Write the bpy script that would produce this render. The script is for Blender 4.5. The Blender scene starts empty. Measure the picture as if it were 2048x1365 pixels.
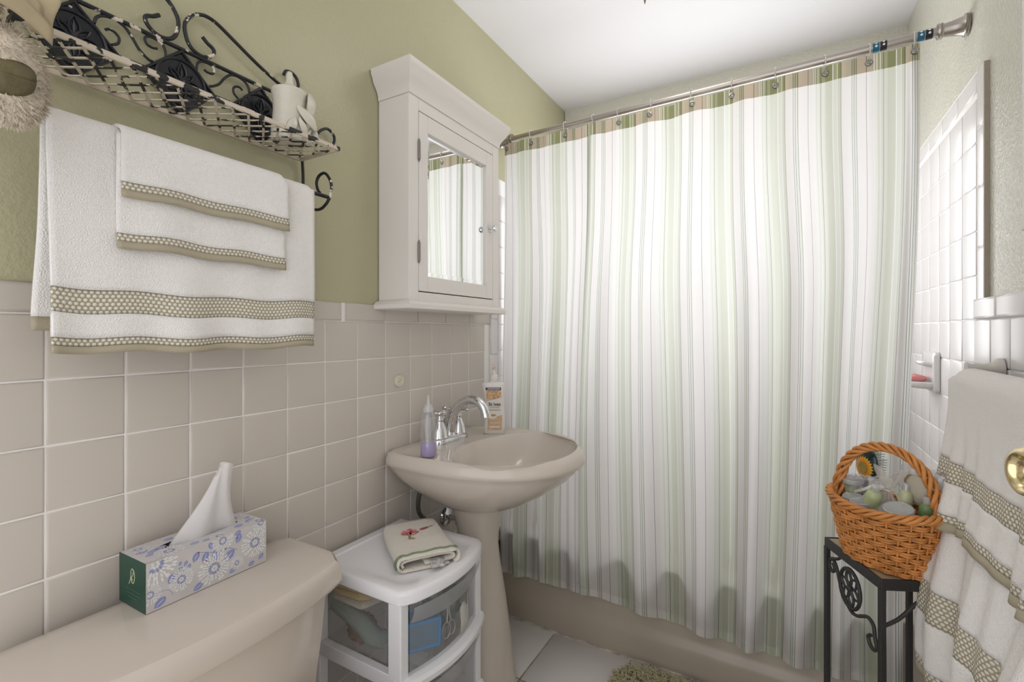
import bpy, bmesh, math, random
from mathutils import Vector, Matrix, noise

R = math.radians
sc = bpy.context.scene
COL = sc.collection
rnd = random.Random(7)

# ------------------------------------------------------------------ camera
cam_d = bpy.data.cameras.new('camera')
cam = bpy.data.objects.new('camera', cam_d)
COL.objects.link(cam)
cam.location = (1.0543, 0.0, 1.18)
cam.rotation_euler = (R(90), 0, R(30))
cam_d.sensor_width = 36.0
cam_d.lens = 948.6 * 36.0 / 2048.0
cam_d.shift_y = -18.3 / 2048.0
cam_d.clip_start = 0.01
sc.camera = cam

# ------------------------------------------------------------------ world, light, exposure
W_X = 1.472      # right wall
B_Y = 2.41       # back wall
C_Z = 2.397      # ceiling
wd = bpy.data.worlds.new('world')
sc.world = wd
wd.use_nodes = True
wd.node_tree.nodes['Background'].inputs[0].default_value = (0.98, 0.975, 1.0, 1)
wd.node_tree.nodes['Background'].inputs[1].default_value = 1.2
sc.view_settings.view_transform = 'Standard'
sc.view_settings.look = 'None'
sc.view_settings.exposure = 0.38
sc.view_settings.gamma = 1.0
sc.view_settings.use_curve_mapping = False
sc.cycles.max_bounces = 5
sc.cycles.diffuse_bounces = 3
sc.cycles.glossy_bounces = 3
sc.cycles.transmission_bounces = 3
sc.cycles.transparent_max_bounces = 8


def area_light(name, loc, rot, sx, sy, power, color):
    d = bpy.data.lights.new(name, 'AREA')
    d.shape = 'RECTANGLE'
    d.size = sx
    d.size_y = sy
    d.energy = power
    d.color = color
    o = bpy.data.objects.new(name, d)
    COL.objects.link(o)
    o.location = loc
    o.rotation_euler = rot
    return o


# daylight entering through the bathroom window over the tub (window_1)
area_light('window_daylight', (0.75, B_Y - 0.015, 1.50), (R(-90), 0, 0), 0.98, 0.88, 9.0, (0.97, 0.98, 1.0))

# ------------------------------------------------------------------ materials
MATS = {}


def mat(name, col, rough=0.5, metal=0.0, bump=0.0, bscale=60.0, var=0.0, vscale=8.0, spec=0.5, coat=0.0,
        trans=0.0, ior=1.45, detail=3.0, sheen=0.0):
    if name in MATS:
        return MATS[name]
    m = bpy.data.materials.new(name)
    m.use_nodes = True
    nt = m.node_tree
    b = nt.nodes['Principled BSDF']
    b.inputs['Base Color'].default_value = (*col, 1)
    b.inputs['Roughness'].default_value = rough
    b.inputs['Metallic'].default_value = metal
    b.inputs['Specular IOR Level'].default_value = spec
    b.inputs['Coat Weight'].default_value = coat
    b.inputs['Transmission Weight'].default_value = trans
    b.inputs['IOR'].default_value = ior
    b.inputs['Sheen Weight'].default_value = sheen
    tc = nt.nodes.new('ShaderNodeTexCoord')
    if bump > 0:
        n = nt.nodes.new('ShaderNodeTexNoise')
        n.inputs['Scale'].default_value = bscale
        n.inputs['Detail'].default_value = detail
        bp = nt.nodes.new('ShaderNodeBump')
        bp.inputs['Strength'].default_value = bump
        bp.inputs['Distance'].default_value = 0.01
        nt.links.new(tc.outputs['Object'], n.inputs['Vector'])
        nt.links.new(n.outputs['Fac'], bp.inputs['Height'])
        nt.links.new(bp.outputs['Normal'], b.inputs['Normal'])
    if var > 0:
        n2 = nt.nodes.new('ShaderNodeTexNoise')
        n2.inputs['Scale'].default_value = vscale
        n2.inputs['Detail'].default_value = 4
        mr = nt.nodes.new('ShaderNodeMapRange')
        mr.inputs['From Min'].default_value = 0.3
        mr.inputs['From Max'].default_value = 0.7
        mr.inputs['To Min'].default_value = 1 - var
        mr.inputs['To Max'].default_value = 1 + var
        mx = nt.nodes.new('ShaderNodeMix')
        mx.data_type = 'RGBA'
        mx.blend_type = 'MULTIPLY'
        mx.inputs[0].default_value = 1
        mx.inputs[6].default_value = (*col, 1)
        nt.links.new(tc.outputs['Object'], n2.inputs['Vector'])
        nt.links.new(n2.outputs['Fac'], mr.inputs['Value'])
        nt.links.new(mr.outputs[0], mx.inputs[7])
        nt.links.new(mx.outputs[2], b.inputs['Base Color'])
    MATS[name] = m
    return m


def mat_two(name, c1, c2, scale, lo, hi, rough=0.5, metal=0.0, detail=4.0, bump=0.0):
    """two paints split by a noise threshold (chipped paint)"""
    m = mat(name, c1, rough, metal)
    nt = m.node_tree
    b = nt.nodes['Principled BSDF']
    tc = nt.nodes.new('ShaderNodeTexCoord')
    geo = nt.nodes.new('ShaderNodeNewGeometry')
    n = nt.nodes.new('ShaderNodeTexNoise')
    n.inputs['Scale'].default_value = scale
    n.inputs['Detail'].default_value = detail
    cr = nt.nodes.new('ShaderNodeValToRGB')
    cr.color_ramp.elements[0].position = lo
    cr.color_ramp.elements[0].color = (*c1, 1)
    cr.color_ramp.elements[1].position = hi
    cr.color_ramp.elements[1].color = (*c2, 1)
    nt.links.new(geo.outputs['Position'], n.inputs['Vector'])
    nt.links.new(n.outputs['Fac'], cr.inputs['Fac'])
    nt.links.new(cr.outputs['Color'], b.inputs['Base Color'])
    return m


def mat_sheer(name, col, alpha, rough=0.4, gloss=0.1):
    """thin see-through plastic or organza"""
    if name in MATS:
        return MATS[name]
    m = bpy.data.materials.new(name)
    m.use_nodes = True
    nt = m.node_tree
    nt.nodes.clear()
    out = nt.nodes.new('ShaderNodeOutputMaterial')
    tr = nt.nodes.new('ShaderNodeBsdfTransparent')
    df = nt.nodes.new('ShaderNodeBsdfDiffuse')
    tl = nt.nodes.new('ShaderNodeBsdfTranslucent')
    gl = nt.nodes.new('ShaderNodeBsdfGlossy')
    df.inputs['Color'].default_value = (*col, 1)
    tl.inputs['Color'].default_value = (*col, 1)
    gl.inputs['Roughness'].default_value = rough
    a = nt.nodes.new('ShaderNodeMixShader')
    a.inputs[0].default_value = 0.45
    nt.links.new(df.outputs[0], a.inputs[1])
    nt.links.new(tl.outputs[0], a.inputs[2])
    g = nt.nodes.new('ShaderNodeMixShader')
    g.inputs[0].default_value = gloss
    nt.links.new(a.outputs[0], g.inputs[1])
    nt.links.new(gl.outputs[0], g.inputs[2])
    x = nt.nodes.new('ShaderNodeMixShader')
    x.inputs[0].default_value = alpha
    nt.links.new(tr.outputs[0], x.inputs[1])
    nt.links.new(g.outputs[0], x.inputs[2])
    nt.links.new(x.outputs[0], out.inputs['Surface'])
    MATS[name] = m
    return m


def mat_woven(name, ground, dot, su, sv):
    """towel border: rows of pale dots on a tan ground, from UV in metres"""
    m = mat(name, ground, 0.85)
    nt = m.node_tree
    b = nt.nodes['Principled BSDF']
    uv = nt.nodes.new('ShaderNodeUVMap')
    sp = nt.nodes.new('ShaderNodeSeparateXYZ')
    nt.links.new(uv.outputs[0], sp.inputs[0])

    def mth(op, a, bb=None):
        n = nt.nodes.new('ShaderNodeMath')
        n.operation = op
        for i, val in enumerate((a, bb)):
            if val is None:
                continue
            if isinstance(val, (int, float)):
                n.inputs[i].default_value = val
            else:
                nt.links.new(val, n.inputs[i])
        return n.outputs[0]
    v = mth('DIVIDE', sp.outputs[1], sv)
    row = mth('FLOOR', v)
    off = mth('MULTIPLY', mth('MODULO', row, 2.0), 0.5)
    u = mth('ADD', mth('DIVIDE', sp.outputs[0], su), off)
    fu = mth('ABSOLUTE', mth('SUBTRACT', mth('FRACT', u), 0.5))
    fv = mth('ABSOLUTE', mth('SUBTRACT', mth('FRACT', v), 0.5))
    d = mth('ADD', mth('POWER', mth('MULTIPLY', fu, 2.9), 2.0), mth('POWER', mth('MULTIPLY', fv, 2.5), 2.0))
    f = mth('LESS_THAN', d, 1.0)
    mx = nt.nodes.new('ShaderNodeMix')
    mx.data_type = 'RGBA'
    nt.links.new(f, mx.inputs[0])
    mx.inputs[6].default_value = (*ground, 1)
    mx.inputs[7].default_value = (*dot, 1)
    nt.links.new(mx.outputs[2], b.inputs['Base Color'])
    bp = nt.nodes.new('ShaderNodeBump')
    bp.inputs['Strength'].default_value = 0.5
    bp.inputs['Distance'].default_value = 0.002
    nt.links.new(mth('SUBTRACT', 1.0, d), bp.inputs['Height'])
    nt.links.new(bp.outputs['Normal'], b.inputs['Normal'])
    return m


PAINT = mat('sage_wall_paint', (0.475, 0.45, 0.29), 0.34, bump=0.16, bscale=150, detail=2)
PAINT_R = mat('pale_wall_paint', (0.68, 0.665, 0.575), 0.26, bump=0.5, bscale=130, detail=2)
CEIL = mat('ceiling_white', (0.88, 0.87, 0.90), 0.7, bump=0.05, bscale=40)
GROUT = mat('wall_grout', (0.86, 0.83, 0.79), 0.8, bump=0.1, bscale=200)
TILE = mat('beige_wall_tile', (0.59, 0.535, 0.475), 0.22)
TILE_LIT = mat('lit_wall_tile', (0.78, 0.75, 0.74), 0.26)  # wall tile whitened in its colour where window light falls
GROUTW = mat('white_wall_grout', (0.88, 0.87, 0.86), 0.8)
FTILE = mat('white_floor_tile', (0.74, 0.71, 0.68), 0.3)
FGROUT = mat('tan_floor_grout', (0.40, 0.31, 0.22), 0.9, bump=0.2, bscale=150, var=0.3, vscale=25)
CHINA = mat('beige_china', (0.62, 0.55, 0.475), 0.12, coat=0.3)
TUBM = mat('beige_tub_enamel', (0.455, 0.395, 0.32), 0.22)
WHITE = mat('white_paint', (0.78, 0.76, 0.74), 0.4, bump=0.03, bscale=60)
CABW = mat('cabinet_white_paint', (0.77, 0.73, 0.69), 0.38, bump=0.03, bscale=40)
GAP = mat('dark_gap', (0.10, 0.085, 0.07), 0.9)
CHROME = mat('chrome', (0.68, 0.68, 0.69), 0.07, 1.0)
NICKEL = mat('brushed_nickel', (0.45, 0.41, 0.37), 0.30, 1.0)
STEEL = mat('grey_steel', (0.42, 0.40, 0.38), 0.35, 1.0)
BRASS = mat('brass', (0.83, 0.70, 0.42), 0.16, 1.0)
MIRROR = mat('mirror_silver', (0.93, 0.94, 0.94), 0.01, 1.0)
IRON = mat_two('chipped_black_iron', (0.014, 0.015, 0.018), (0.68, 0.60, 0.50), 45, 0.60, 0.62, 0.35)
IRONB = mat_two('black_iron_plate', (0.013, 0.014, 0.018), (0.62, 0.57, 0.48), 30, 0.655, 0.67, 0.28)
IRONC = mat_two('worn_cream_iron', (0.60, 0.52, 0.42), (0.02, 0.02, 0.02), 40, 0.52, 0.54, 0.5)
DIRON = mat('dark_grey_iron', (0.045, 0.043, 0.042), 0.45, 0.3, bump=0.1, bscale=120)
TERRY = mat('white_terry', (0.90, 0.87, 0.835), 0.95, bump=0.42, bscale=480, detail=2)
HEM = mat('tan_satin_hem', (0.42, 0.37, 0.265), 0.6, bump=0.1, bscale=300)
WOVEN = mat_woven('tan_dotted_weave', (0.44, 0.385, 0.275), (0.78, 0.745, 0.65), 0.0078, 0.0064)
PWHITE = mat('white_plastic', (0.84, 0.83, 0.84), 0.35)
WICK = mat('orange_wicker', (0.60, 0.245, 0.065), 0.42, bump=0.3, bscale=120, var=0.22, vscale=35)
CREAMC = mat('cream_ceramic', (0.66, 0.63, 0.53), 0.25, coat=0.2, var=0.04, vscale=25)


# ------------------------------------------------------------------ mesh helpers
class MB:
    def __init__(s):
        s.v, s.f, s.m, s.uv = [], [], [], []

    def add(s, vs, fs, m=0, uv=None):
        o = len(s.v)
        s.v += [tuple(v) for v in vs]
        s.f += [tuple(i + o for i in f) for f in fs]
        s.m += [m] * len(fs)
        s.uv += list(uv) if uv else [(0.0, 0.0)] * len(vs)

    def box(s, x0, x1, y0, y1, z0, z1, m=0):
        vs = [(x, y, z) for x in (x0, x1) for y in (y0, y1) for z in (z0, z1)]
        fs = [(0, 1, 3, 2), (4, 6, 7, 5), (0, 4, 5, 1), (2, 3, 7, 6), (0, 2, 6, 4), (1, 5, 7, 3)]
        s.add(vs, fs, m)
        return s

    def rings(s, rings, m=0, caps=True, closed=True, loop=False):
        n = len(rings[0])
        vs = [p for r in rings for p in r]
        fs = []
        k = len(rings)
        for i in range(k if loop else k - 1):
            a, b = i * n, ((i + 1) % k) * n
            for j in range(n if closed else n - 1):
                j2 = (j + 1) % n
                fs.append((a + j, a + j2, b + j2, b + j))
        if caps and closed and not loop:
            fs.append(tuple(range(n - 1, -1, -1)))
            fs.append(tuple((k - 1) * n + j for j in range(n)))
        s.add(vs, fs, m)
        return s

    def tube(s, pts, r, n=8, m=0, loop=False, caps=True, flat=1.0):
        pts = [Vector(p) for p in pts]
        k = len(pts)
        rr = r if isinstance(r, (list, tuple)) else [r] * k
        nrm = None
        rings = []
        for i in range(k):
            if loop:
                t = pts[(i + 1) % k] - pts[i - 1]
            else:
                t = pts[min(i + 1, k - 1)] - pts[max(i - 1, 0)]
            if t.length < 1e-9:
                t = Vector((0, 0, 1))
            t.normalize()
            if nrm is None:
                up = Vector((0, 0, 1)) if abs(t.z) < 0.9 else Vector((1, 0, 0))
                nrm = up - t * up.dot(t)
            else:
                nrm = nrm - t * nrm.dot(t)
            if nrm.length < 1e-6:
                nrm = t.orthogonal()
            nrm.normalize()
            b = t.cross(nrm)
            rings.append([pts[i] + (nrm * math.cos(2 * math.pi * j / n) * flat + b * math.sin(2 * math.pi * j / n)) * rr[i]
                          for j in range(n)])
        s.rings(rings, m, caps=caps, loop=loop)
        return s

    def lathe(s, prof, c=(0, 0, 0), n=32, m=0, axis='z', sx=1.0, sy=1.0, caps=True):
        rings = []
        for r, h in prof:
            ring = []
            for j in range(n):
                a = 2 * math.pi * j / n
                p, q = r * math.cos(a) * sx, r * math.sin(a) * sy
                if axis == 'z':
                    ring.append((c[0] + p, c[1] + q, c[2] + h))
                elif axis == 'x':
                    ring.append((c[0] + h, c[1] + p, c[2] + q))
                else:
                    ring.append((c[0] + q, c[1] + h, c[2] + p))
            rings.append(ring)
        s.rings(rings, m, caps=caps)
        return s

    def ball(s, c, rx, ry, rz, n=16, k=10, m=0, mtx=None):
        rings = []
        for i in range(k + 1):
            a = math.pi * i / k
            rr, h = max(math.sin(a), 0.004), -math.cos(a)
            ring = []
            for j in range(n):
                t = 2 * math.pi * j / n
                p = Vector((rx * rr * math.cos(t), ry * rr * math.sin(t), rz * h))
                if mtx:
                    p = mtx @ p
                ring.append(p + Vector(c))
            rings.append(ring)
        s.rings(rings, m)
        return s

    def grid(s, f, nu, nv, m=0, uvf=None, u0=0.0, u1=1.0, v0=0.0, v1=1.0):
        vs, uv = [], []
        for j in range(nv + 1):
            for i in range(nu + 1):
                a, b = u0 + (u1 - u0) * i / nu, v0 + (v1 - v0) * j / nv
                vs.append(f(a, b))
                uv.append(uvf(a, b) if uvf else (a, b))
        fs = []
        for j in range(nv):
            for i in range(nu):
                p = j * (nu + 1) + i
                fs.append((p, p + 1, p + nu + 2, p + nu + 1))
        s.add(vs, fs, m, uv)
        return s

    def prism(s, poly, f0, f1, m=0):
        """poly: 2D points; f0,f1 map (a,b)->3D for the two faces"""
        n = len(poly)
        vs = [f0(*p) for p in poly] + [f1(*p) for p in poly]
        fs = [tuple(range(n - 1, -1, -1)), tuple(range(n, 2 * n))]
        fs += [(i, (i + 1) % n, n + (i + 1) % n, n + i) for i in range(n)]
        s.add(vs, fs, m)
        return s

    def mesh(s, name, mats, smooth=True, angle=40):
        me = bpy.data.meshes.new(name)
        me.from_pydata(s.v, [], s.f)
        for mm in (mats if isinstance(mats, (list, tuple)) else [mats]):
            me.materials.append(mm)
        me.polygons.foreach_set('material_index', s.m)
        if any(u != (0.0, 0.0) for u in s.uv):
            ul = me.uv_layers.new(name='UVMap')
            li = [0] * len(me.loops)
            me.loops.foreach_get('vertex_index', li)
            flat = []
            for i in li:
                flat += s.uv[i]
            ul.data.foreach_set('uv', flat)
        bm = bmesh.new()
        bm.from_mesh(me)
        bmesh.ops.recalc_face_normals(bm, faces=bm.faces)
        bm.to_mesh(me)
        bm.free()
        if smooth:
            me.polygons.foreach_set('use_smooth', [True] * len(me.polygons))
            me.set_sharp_from_angle(angle=R(angle))
        me.update()
        return me

    def build(s, name, mats, parent=None, smooth=True, angle=40, bevel=0.0, bseg=2, solid=0.0, sub=0, label=None,
              cat=None, group=None, kind=None, off=0.0):
        me = s.mesh(name, mats, smooth, angle)
        return link(name, me, parent, bevel, bseg, solid, sub, label, cat, group, kind, off)


def link(name, me, parent=None, bevel=0.0, bseg=2, solid=0.0, sub=0, label=None, cat=None, group=None, kind=None, off=0.0):
    o = bpy.data.objects.new(name, me)
    COL.objects.link(o)
    if parent is not None:
        put(o, parent)
    if solid:
        md = o.modifiers.new('thickness', 'SOLIDIFY')
        md.thickness = solid
        md.offset = off
    if sub:
        md = o.modifiers.new('smooth', 'SUBSURF')
        md.levels = sub
        md.render_levels = sub
    if bevel:
        md = o.modifiers.new('bevel', 'BEVEL')
        md.width = bevel
        md.segments = bseg
        md.limit_method = 'ANGLE'
        md.angle_limit = R(40)
    tag(o, label, cat, group, kind)
    return o


def tag(o, label=None, cat=None, group=None, kind=None):
    if label:
        o['label'] = label
    if cat:
        o['category'] = cat
    if group:
        o['group'] = group
    if kind:
        o['kind'] = kind
    return o


def put(o, parent):
    """parent while keeping world coordinates of the mesh data (parents are unrotated unless placed later)"""
    o.parent = parent
    o.matrix_parent_inverse = parent_world(parent).inverted()


def parent_world(p):
    if p.parent is None:
        return p.matrix_basis.copy()
    return parent_world(p.parent) @ p.matrix_parent_inverse @ p.matrix_basis


def thing(name, label, cat, loc=(0, 0, 0), group=None, kind=None):
    o = bpy.data.objects.new(name, None)
    COL.objects.link(o)
    o.empty_display_size = 0.05
    o.location = loc
    return tag(o, label, cat, group, kind)


def cat_path(pts, k=6, loop=False):
    """Catmull-Rom through points"""
    P = [Vector(p) for p in pts]
    n = len(P)
    out = []
    for i in range(n if loop else n - 1):
        p0 = P[i - 1] if (loop or i > 0) else P[0] * 2 - P[1]
        p1 = P[i]
        p2 = P[(i + 1) % n]
        p3 = P[(i + 2) % n] if (loop or i + 2 < n) else P[-1] * 2 - P[-2]
        for j in range(k):
            t = j / k
            out.append(0.5 * ((2 * p1) + (p2 - p0) * t + (2 * p0 - 5 * p1 + 4 * p2 - p3) * t * t
                              + (3 * p1 - p0 - 3 * p2 + p3) * t ** 3))
    if not loop:
        out.append(P[-1])
    return out


def lerp(a, b, t):
    return a + (b - a) * t


def sstep(a, b, x):
    t = min(max((x - a) / (b - a), 0), 1)
    return t * t * (3 - 2 * t)


def text_obj(body, size, mtx, material, parent, name='lettering', bold=0.0, align='CENTER', spacing=1.0):
    cu = bpy.data.curves.new(name, 'FONT')
    cu.body = body
    cu.size = size
    cu.align_x = align
    cu.align_y = 'CENTER'
    cu.extrude = 0.0001
    cu.offset = bold
    cu.space_character = spacing
    t = bpy.data.objects.new(name + '_curve', cu)
    COL.objects.link(t)
    bpy.context.view_layer.update()
    me = bpy.data.meshes.new_from_object(t.evaluated_get(bpy.context.evaluated_depsgraph_get()))
    bpy.data.objects.remove(t)
    me.transform(mtx)
    me.materials.clear()
    me.materials.append(material)
    return link(name, me, parent)


def frame_mtx(o, ex, ey):
    ex, ey = Vector(ex).normalized(), Vector(ey).normalized()
    ez = ex.cross(ey)
    m = Matrix((ex, ey, ez)).transposed().to_4x4()
    m.translation = Vector(o)
    return m


# ================================================================== STRUCTURE
Y0 = -0.32
PITCH = 0.1095
ZT = 1.210       # top of field tile
YC = 0.2918      # a vertical joint

wl = MB().box(-0.12, -0.003, Y0, B_Y + 0.12, 0, C_Z).build('wall_left', PAINT, kind='structure', smooth=False,
     label='sage green left wall above beige tile wainscot', cat='wall')
wb = MB()
# back wall with a window opening
WX0, WX1, WZ0, WZ1 = 0.25, 1.25, 1.05, 1.95
wb.box(0, W_X, B_Y, B_Y + 0.12, 0, WZ0).box(0, W_X, B_Y, B_Y + 0.12, WZ1, C_Z)
wb.box(0, WX0, B_Y, B_Y + 0.12, WZ0, WZ1).box(WX1, W_X, B_Y, B_Y + 0.12, WZ0, WZ1)
wbk = wb.build('wall_back', PAINT_R, kind='structure', smooth=False, label='pale sage end wall above the bathtub', cat='wall')
tp_ = mat('bounce_tile_white', (0.78, 0.75, 0.74), 0.2)
_nt = tp_.node_tree
_br = _nt.nodes.new('ShaderNodeTexBrick')
_tc = _nt.nodes.new('ShaderNodeTexCoord')
_mp = _nt.nodes.new('ShaderNodeMapping')
_mp.inputs['Rotation'].default_value = (R(90), 0, 0)
_br.offset = 0.0
_br.inputs['Scale'].default_value = 1.0
_br.inputs['Color1'].default_value = (0.78, 0.75, 0.74, 1)
_br.inputs['Color2'].default_value = (0.77, 0.74, 0.73, 1)
_br.inputs['Mortar'].default_value = (0.88, 0.87, 0.86, 1)
_br.inputs['Mortar Size'].default_value = 0.0016
_br.inputs['Brick Width'].default_value = PITCH
_br.inputs['Row Height'].default_value = PITCH
_nt.links.new(_tc.outputs['Object'], _mp.inputs[0])
_nt.links.new(_mp.outputs[0], _br.inputs['Vector'])
_nt.links.new(_br.outputs['Color'], _nt.nodes['Principled BSDF'].inputs['Base Color'])
_tb = MB()
_tb.box(0, W_X, B_Y - 0.010, B_Y, 0.3, WZ0).box(0, WX0, B_Y - 0.010, B_Y, WZ0, 1.825).box(WX1, W_X, B_Y - 0.010, B_Y, WZ0, 1.825)
_tb.build('bounce_tile_panel', tp_, wbk, smooth=False)  # unseen panel, added in white to bounce window light onto the curtain
wr = MB().box(W_X, W_X + 0.12, Y0, B_Y + 0.12, 0, C_Z).build('wall_right', PAINT_R, kind='structure', smooth=False,
     label='pale sage right wall beside the tiled tub surround', cat='wall')
fl = MB().box(-0.12, W_X + 0.12, Y0, B_Y + 0.12, -0.1, -0.003).build('floor', FGROUT, kind='structure', smooth=False,
     label='white tiled bathroom floor with tan grout', cat='floor')
ce = MB().box(-0.12, W_X + 0.12, Y0, B_Y + 0.12, C_Z, C_Z + 0.1).build('ceiling', CEIL, kind='structure', smooth=False,
     label='plain white bathroom ceiling', cat='ceiling')


def tile_mesh(name, w, h, d, e, m):
    """cushion edged tile, lying in YZ, facing +x, lower corner at origin"""
    b = MB()
    g = 0.0016
    r = [[(-d, g, g), (-d, w - g, g), (-d, w - g, h - g), (-d, g, h - g)],
         [(-e * 0.55, g, g), (-e * 0.55, w - g, g), (-e * 0.55, w - g, h - g), (-e * 0.55, g, h - g)],
         [(-e * 0.15, g + e * 0.5, g + e * 0.5), (-e * 0.15, w - g - e * 0.5, g + e * 0.5),
          (-e * 0.15, w - g - e * 0.5, h - g - e * 0.5), (-e * 0.15, g + e * 0.5, h - g - e * 0.5)],
         [(0, g + e * 1.6, g + e * 1.6), (0, w - g - e * 1.6, g + e * 1.6), (0, w - g - e * 1.6, h - g - e * 1.6),
          (0, g + e * 1.6, h - g - e * 1.6)]]
    b.rings(r)
    return b.mesh(name, m, True, 60)


T_L = tile_mesh('tile', PITCH, PITCH, 0.006, 0.0022, TILE)
T_LB = tile_mesh('bullnose_tile', 0.148, 0.052, 0.008, 0.004, TILE)
T_W = tile_mesh('tile', PITCH, PITCH, 0.006, 0.0022, TILE_LIT)
T_WB = tile_mesh('bullnose_tile', 0.148, 0.052, 0.008, 0.004, TILE_LIT)
T_WV = tile_mesh('bullnose_tile', 0.052, 0.148, 0.008, 0.004, TILE_LIT)


def tile_at(me, name, parent, x, y, z, face=1):
    o = bpy.data.objects.new(name, me)
    COL.objects.link(o)
    o.parent = parent
    jx, jy, jz = rnd.uniform(-1, 1), rnd.uniform(-1, 1), rnd.uniform(-1, 1)
    o.location = (x + jx * 0.0003, y + jy * 0.0004, z + jz * 0.0004)
    if face == -1:
        o.rotation_euler = (0, jy * 0.002, R(180) + jz * 0.003)
    else:
        o.rotation_euler = (0, jy * 0.002, jz * 0.003)
    return o


SUR_L = 1.641
SUR_R = 1.535
SUR_Z = 1.825
# left wainscot
MB().box(-0.003, -0.0016, Y0, SUR_L, 0, ZT + 0.05).build('grout', GROUT, wl, smooth=False)
for i in range(-3, 13):
    y = YC + PITCH * i
    if y + PITCH > SUR_L + 0.02:
        continue
    for k in range(1, 12):
        z = ZT - PITCH * k
        if z < -0.05:
            continue
        tile_at(T_L, 'tile', wl, 0.0, y, z)
for y in (0.284 - 0.296, 0.284 - 0.148, 0.284, 0.432, 0.58, 0.744, 0.904, 1.054, 1.203, 1.350, 1.496):
    tile_at(T_LB, 'bullnose_tile', wl, 0.003, y, ZT)
# left tub surround strip
MB().box(-0.003, 0.006, SUR_L + 0.002, B_Y, 0.3, SUR_Z).build('grout', GROUTW, wl, smooth=False)
for k in range(0, 13):
    tile_at(T_WV, 'bullnose_tile', wl, 0.010, SUR_L, 0.345 + k * 0.148) if 0.345 + k * 0.148 < SUR_Z - 0.1 else None
for i in range(0, 6):
    for k in range(-5, 8):
        z = ZT - PITCH * k
        if z + PITCH > SUR_Z + 0.01 or z < 0.36:
            continue
        tile_at(T_W, 'tile', wl, 0.009, SUR_L + 0.053 + PITCH * i, z)
# right tub surround
XR = W_X - 0.0105
MB().box(XR + 0.002, W_X, SUR_R + 0.002, B_Y, 0.3, SUR_Z).build('grout', GROUTW, wr, smooth=False)
for k in range(0, 4):
    tile_at(T_WV, 'bullnose_tile', wr, XR, SUR_R + 0.052, 1.262 + k * 0.1475 - 0.026, -1)
for i in range(0, 8):
    for k in range(-6, 8):
        z = ZT - PITCH * k
        if z + PITCH > SUR_Z - 0.03 or z < 0.36:
            continue
        y = SUR_R + 0.053 + PITCH * (i + 1)
        tile_at(T_W, 'tile', wr, XR, y, z, -1)
for i in range(0, 6):
    tile_at(T_WB, 'bullnose_tile', wr, XR, SUR_R + 0.053 + 0.148 * (i + 1), SUR_Z - 0.054, -1)
MB().box(XR + 0.0005, W_X, SUR_R - 0.0015, SUR_R + 0.004, 1.262, SUR_Z - 0.002).build(
    'surround_edge', mat('dark_tile_edge', (0.36, 0.31, 0.25), 0.7, bump=0.3, bscale=80), wr, smooth=False)  # edge strip browner and darker than the tile faces
# right wainscot
MB().box(W_X - 0.012, W_X, 0.9, SUR_R + 0.06, 0, ZT + 0.05).build('grout', GROUTW, wr, smooth=False)
for i in range(0, 7):
    for k in range(1, 12):
        tile_at(T_W, 'tile', wr, W_X - 0.0155, SUR_R + 0.052 - PITCH * i, ZT - PITCH * k, -1)
for i in range(0, 5):
    tile_at(T_WB, 'bullnose_tile', wr, W_X - 0.0175, SUR_R + 0.052 - 0.148 * i, ZT, -1)

# floor tiles
FT = MB()
FS, FSY = 0.302, 0.298
fb = []
a_, b_, g_ = FS - 0.0055, FSY - 0.0055, 0.0
FT.rings([[(0, 0, -0.008), (a_, 0, -0.008), (a_, b_, -0.008), (0, b_, -0.008)],
          [(0, 0, -0.001), (a_, 0, -0.001), (a_, b_, -0.001), (0, b_, -0.001)],
          [(0.001, 0.001, 0), (a_ - 0.001, 0.001, 0), (a_ - 0.001, b_ - 0.001, 0), (0.001, b_ - 0.001, 0)]])
FTM = FT.mesh('floor_tile', FTILE, True, 50)
for i in range(-1, 4):
    for k in range(-5, 1):
        o = bpy.data.objects.new('floor_tile', FTM)
        COL.objects.link(o)
        o.parent = fl
        o.location = (0.273 + FS * i, 1.412 + FSY * k, 0)
MB().box(0.0, W_X, 1.690, 1.704, -0.004, 0.004).build('caulk_joint', mat('dirty_caulk', (0.55, 0.50, 0.43), 0.9, bump=0.5, bscale=90, var=0.5, vscale=16), fl, smooth=False)

# window over the tub
wn = thing('window_1', 'white framed frosted window in the end wall above the bathtub', 'window', (0.76, B_Y, WZ0), kind='structure')
b = MB()
for (x0, x1, z0, z1) in ((WX0, WX0 + 0.04, WZ0, WZ1), (WX1 - 0.04, WX1, WZ0, WZ1), (WX0, WX1, WZ0, WZ0 + 0.04), (WX0, WX1, WZ1 - 0.04, WZ1)):
    b.box(x0, x1, B_Y + 0.02, B_Y + 0.08, z0, z1)
b.build('window_frame', WHITE, wn, bevel=0.003)
MB().box(WX0 + 0.03, WX1 - 0.03, B_Y + 0.05, B_Y + 0.056, WZ0 + 0.03, WZ1 - 0.03).build(
    'pane', mat_sheer('frosted_glass', (0.9, 0.93, 0.95), 0.5, 0.3, 0.1), wn, smooth=False)
MB().box(WX0 - 0.01, WX1 + 0.01, B_Y - 0.012, B_Y + 0.06, WZ0 - 0.02, WZ0).build('window_sill', WHITE, wn, bevel=0.003)

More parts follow.
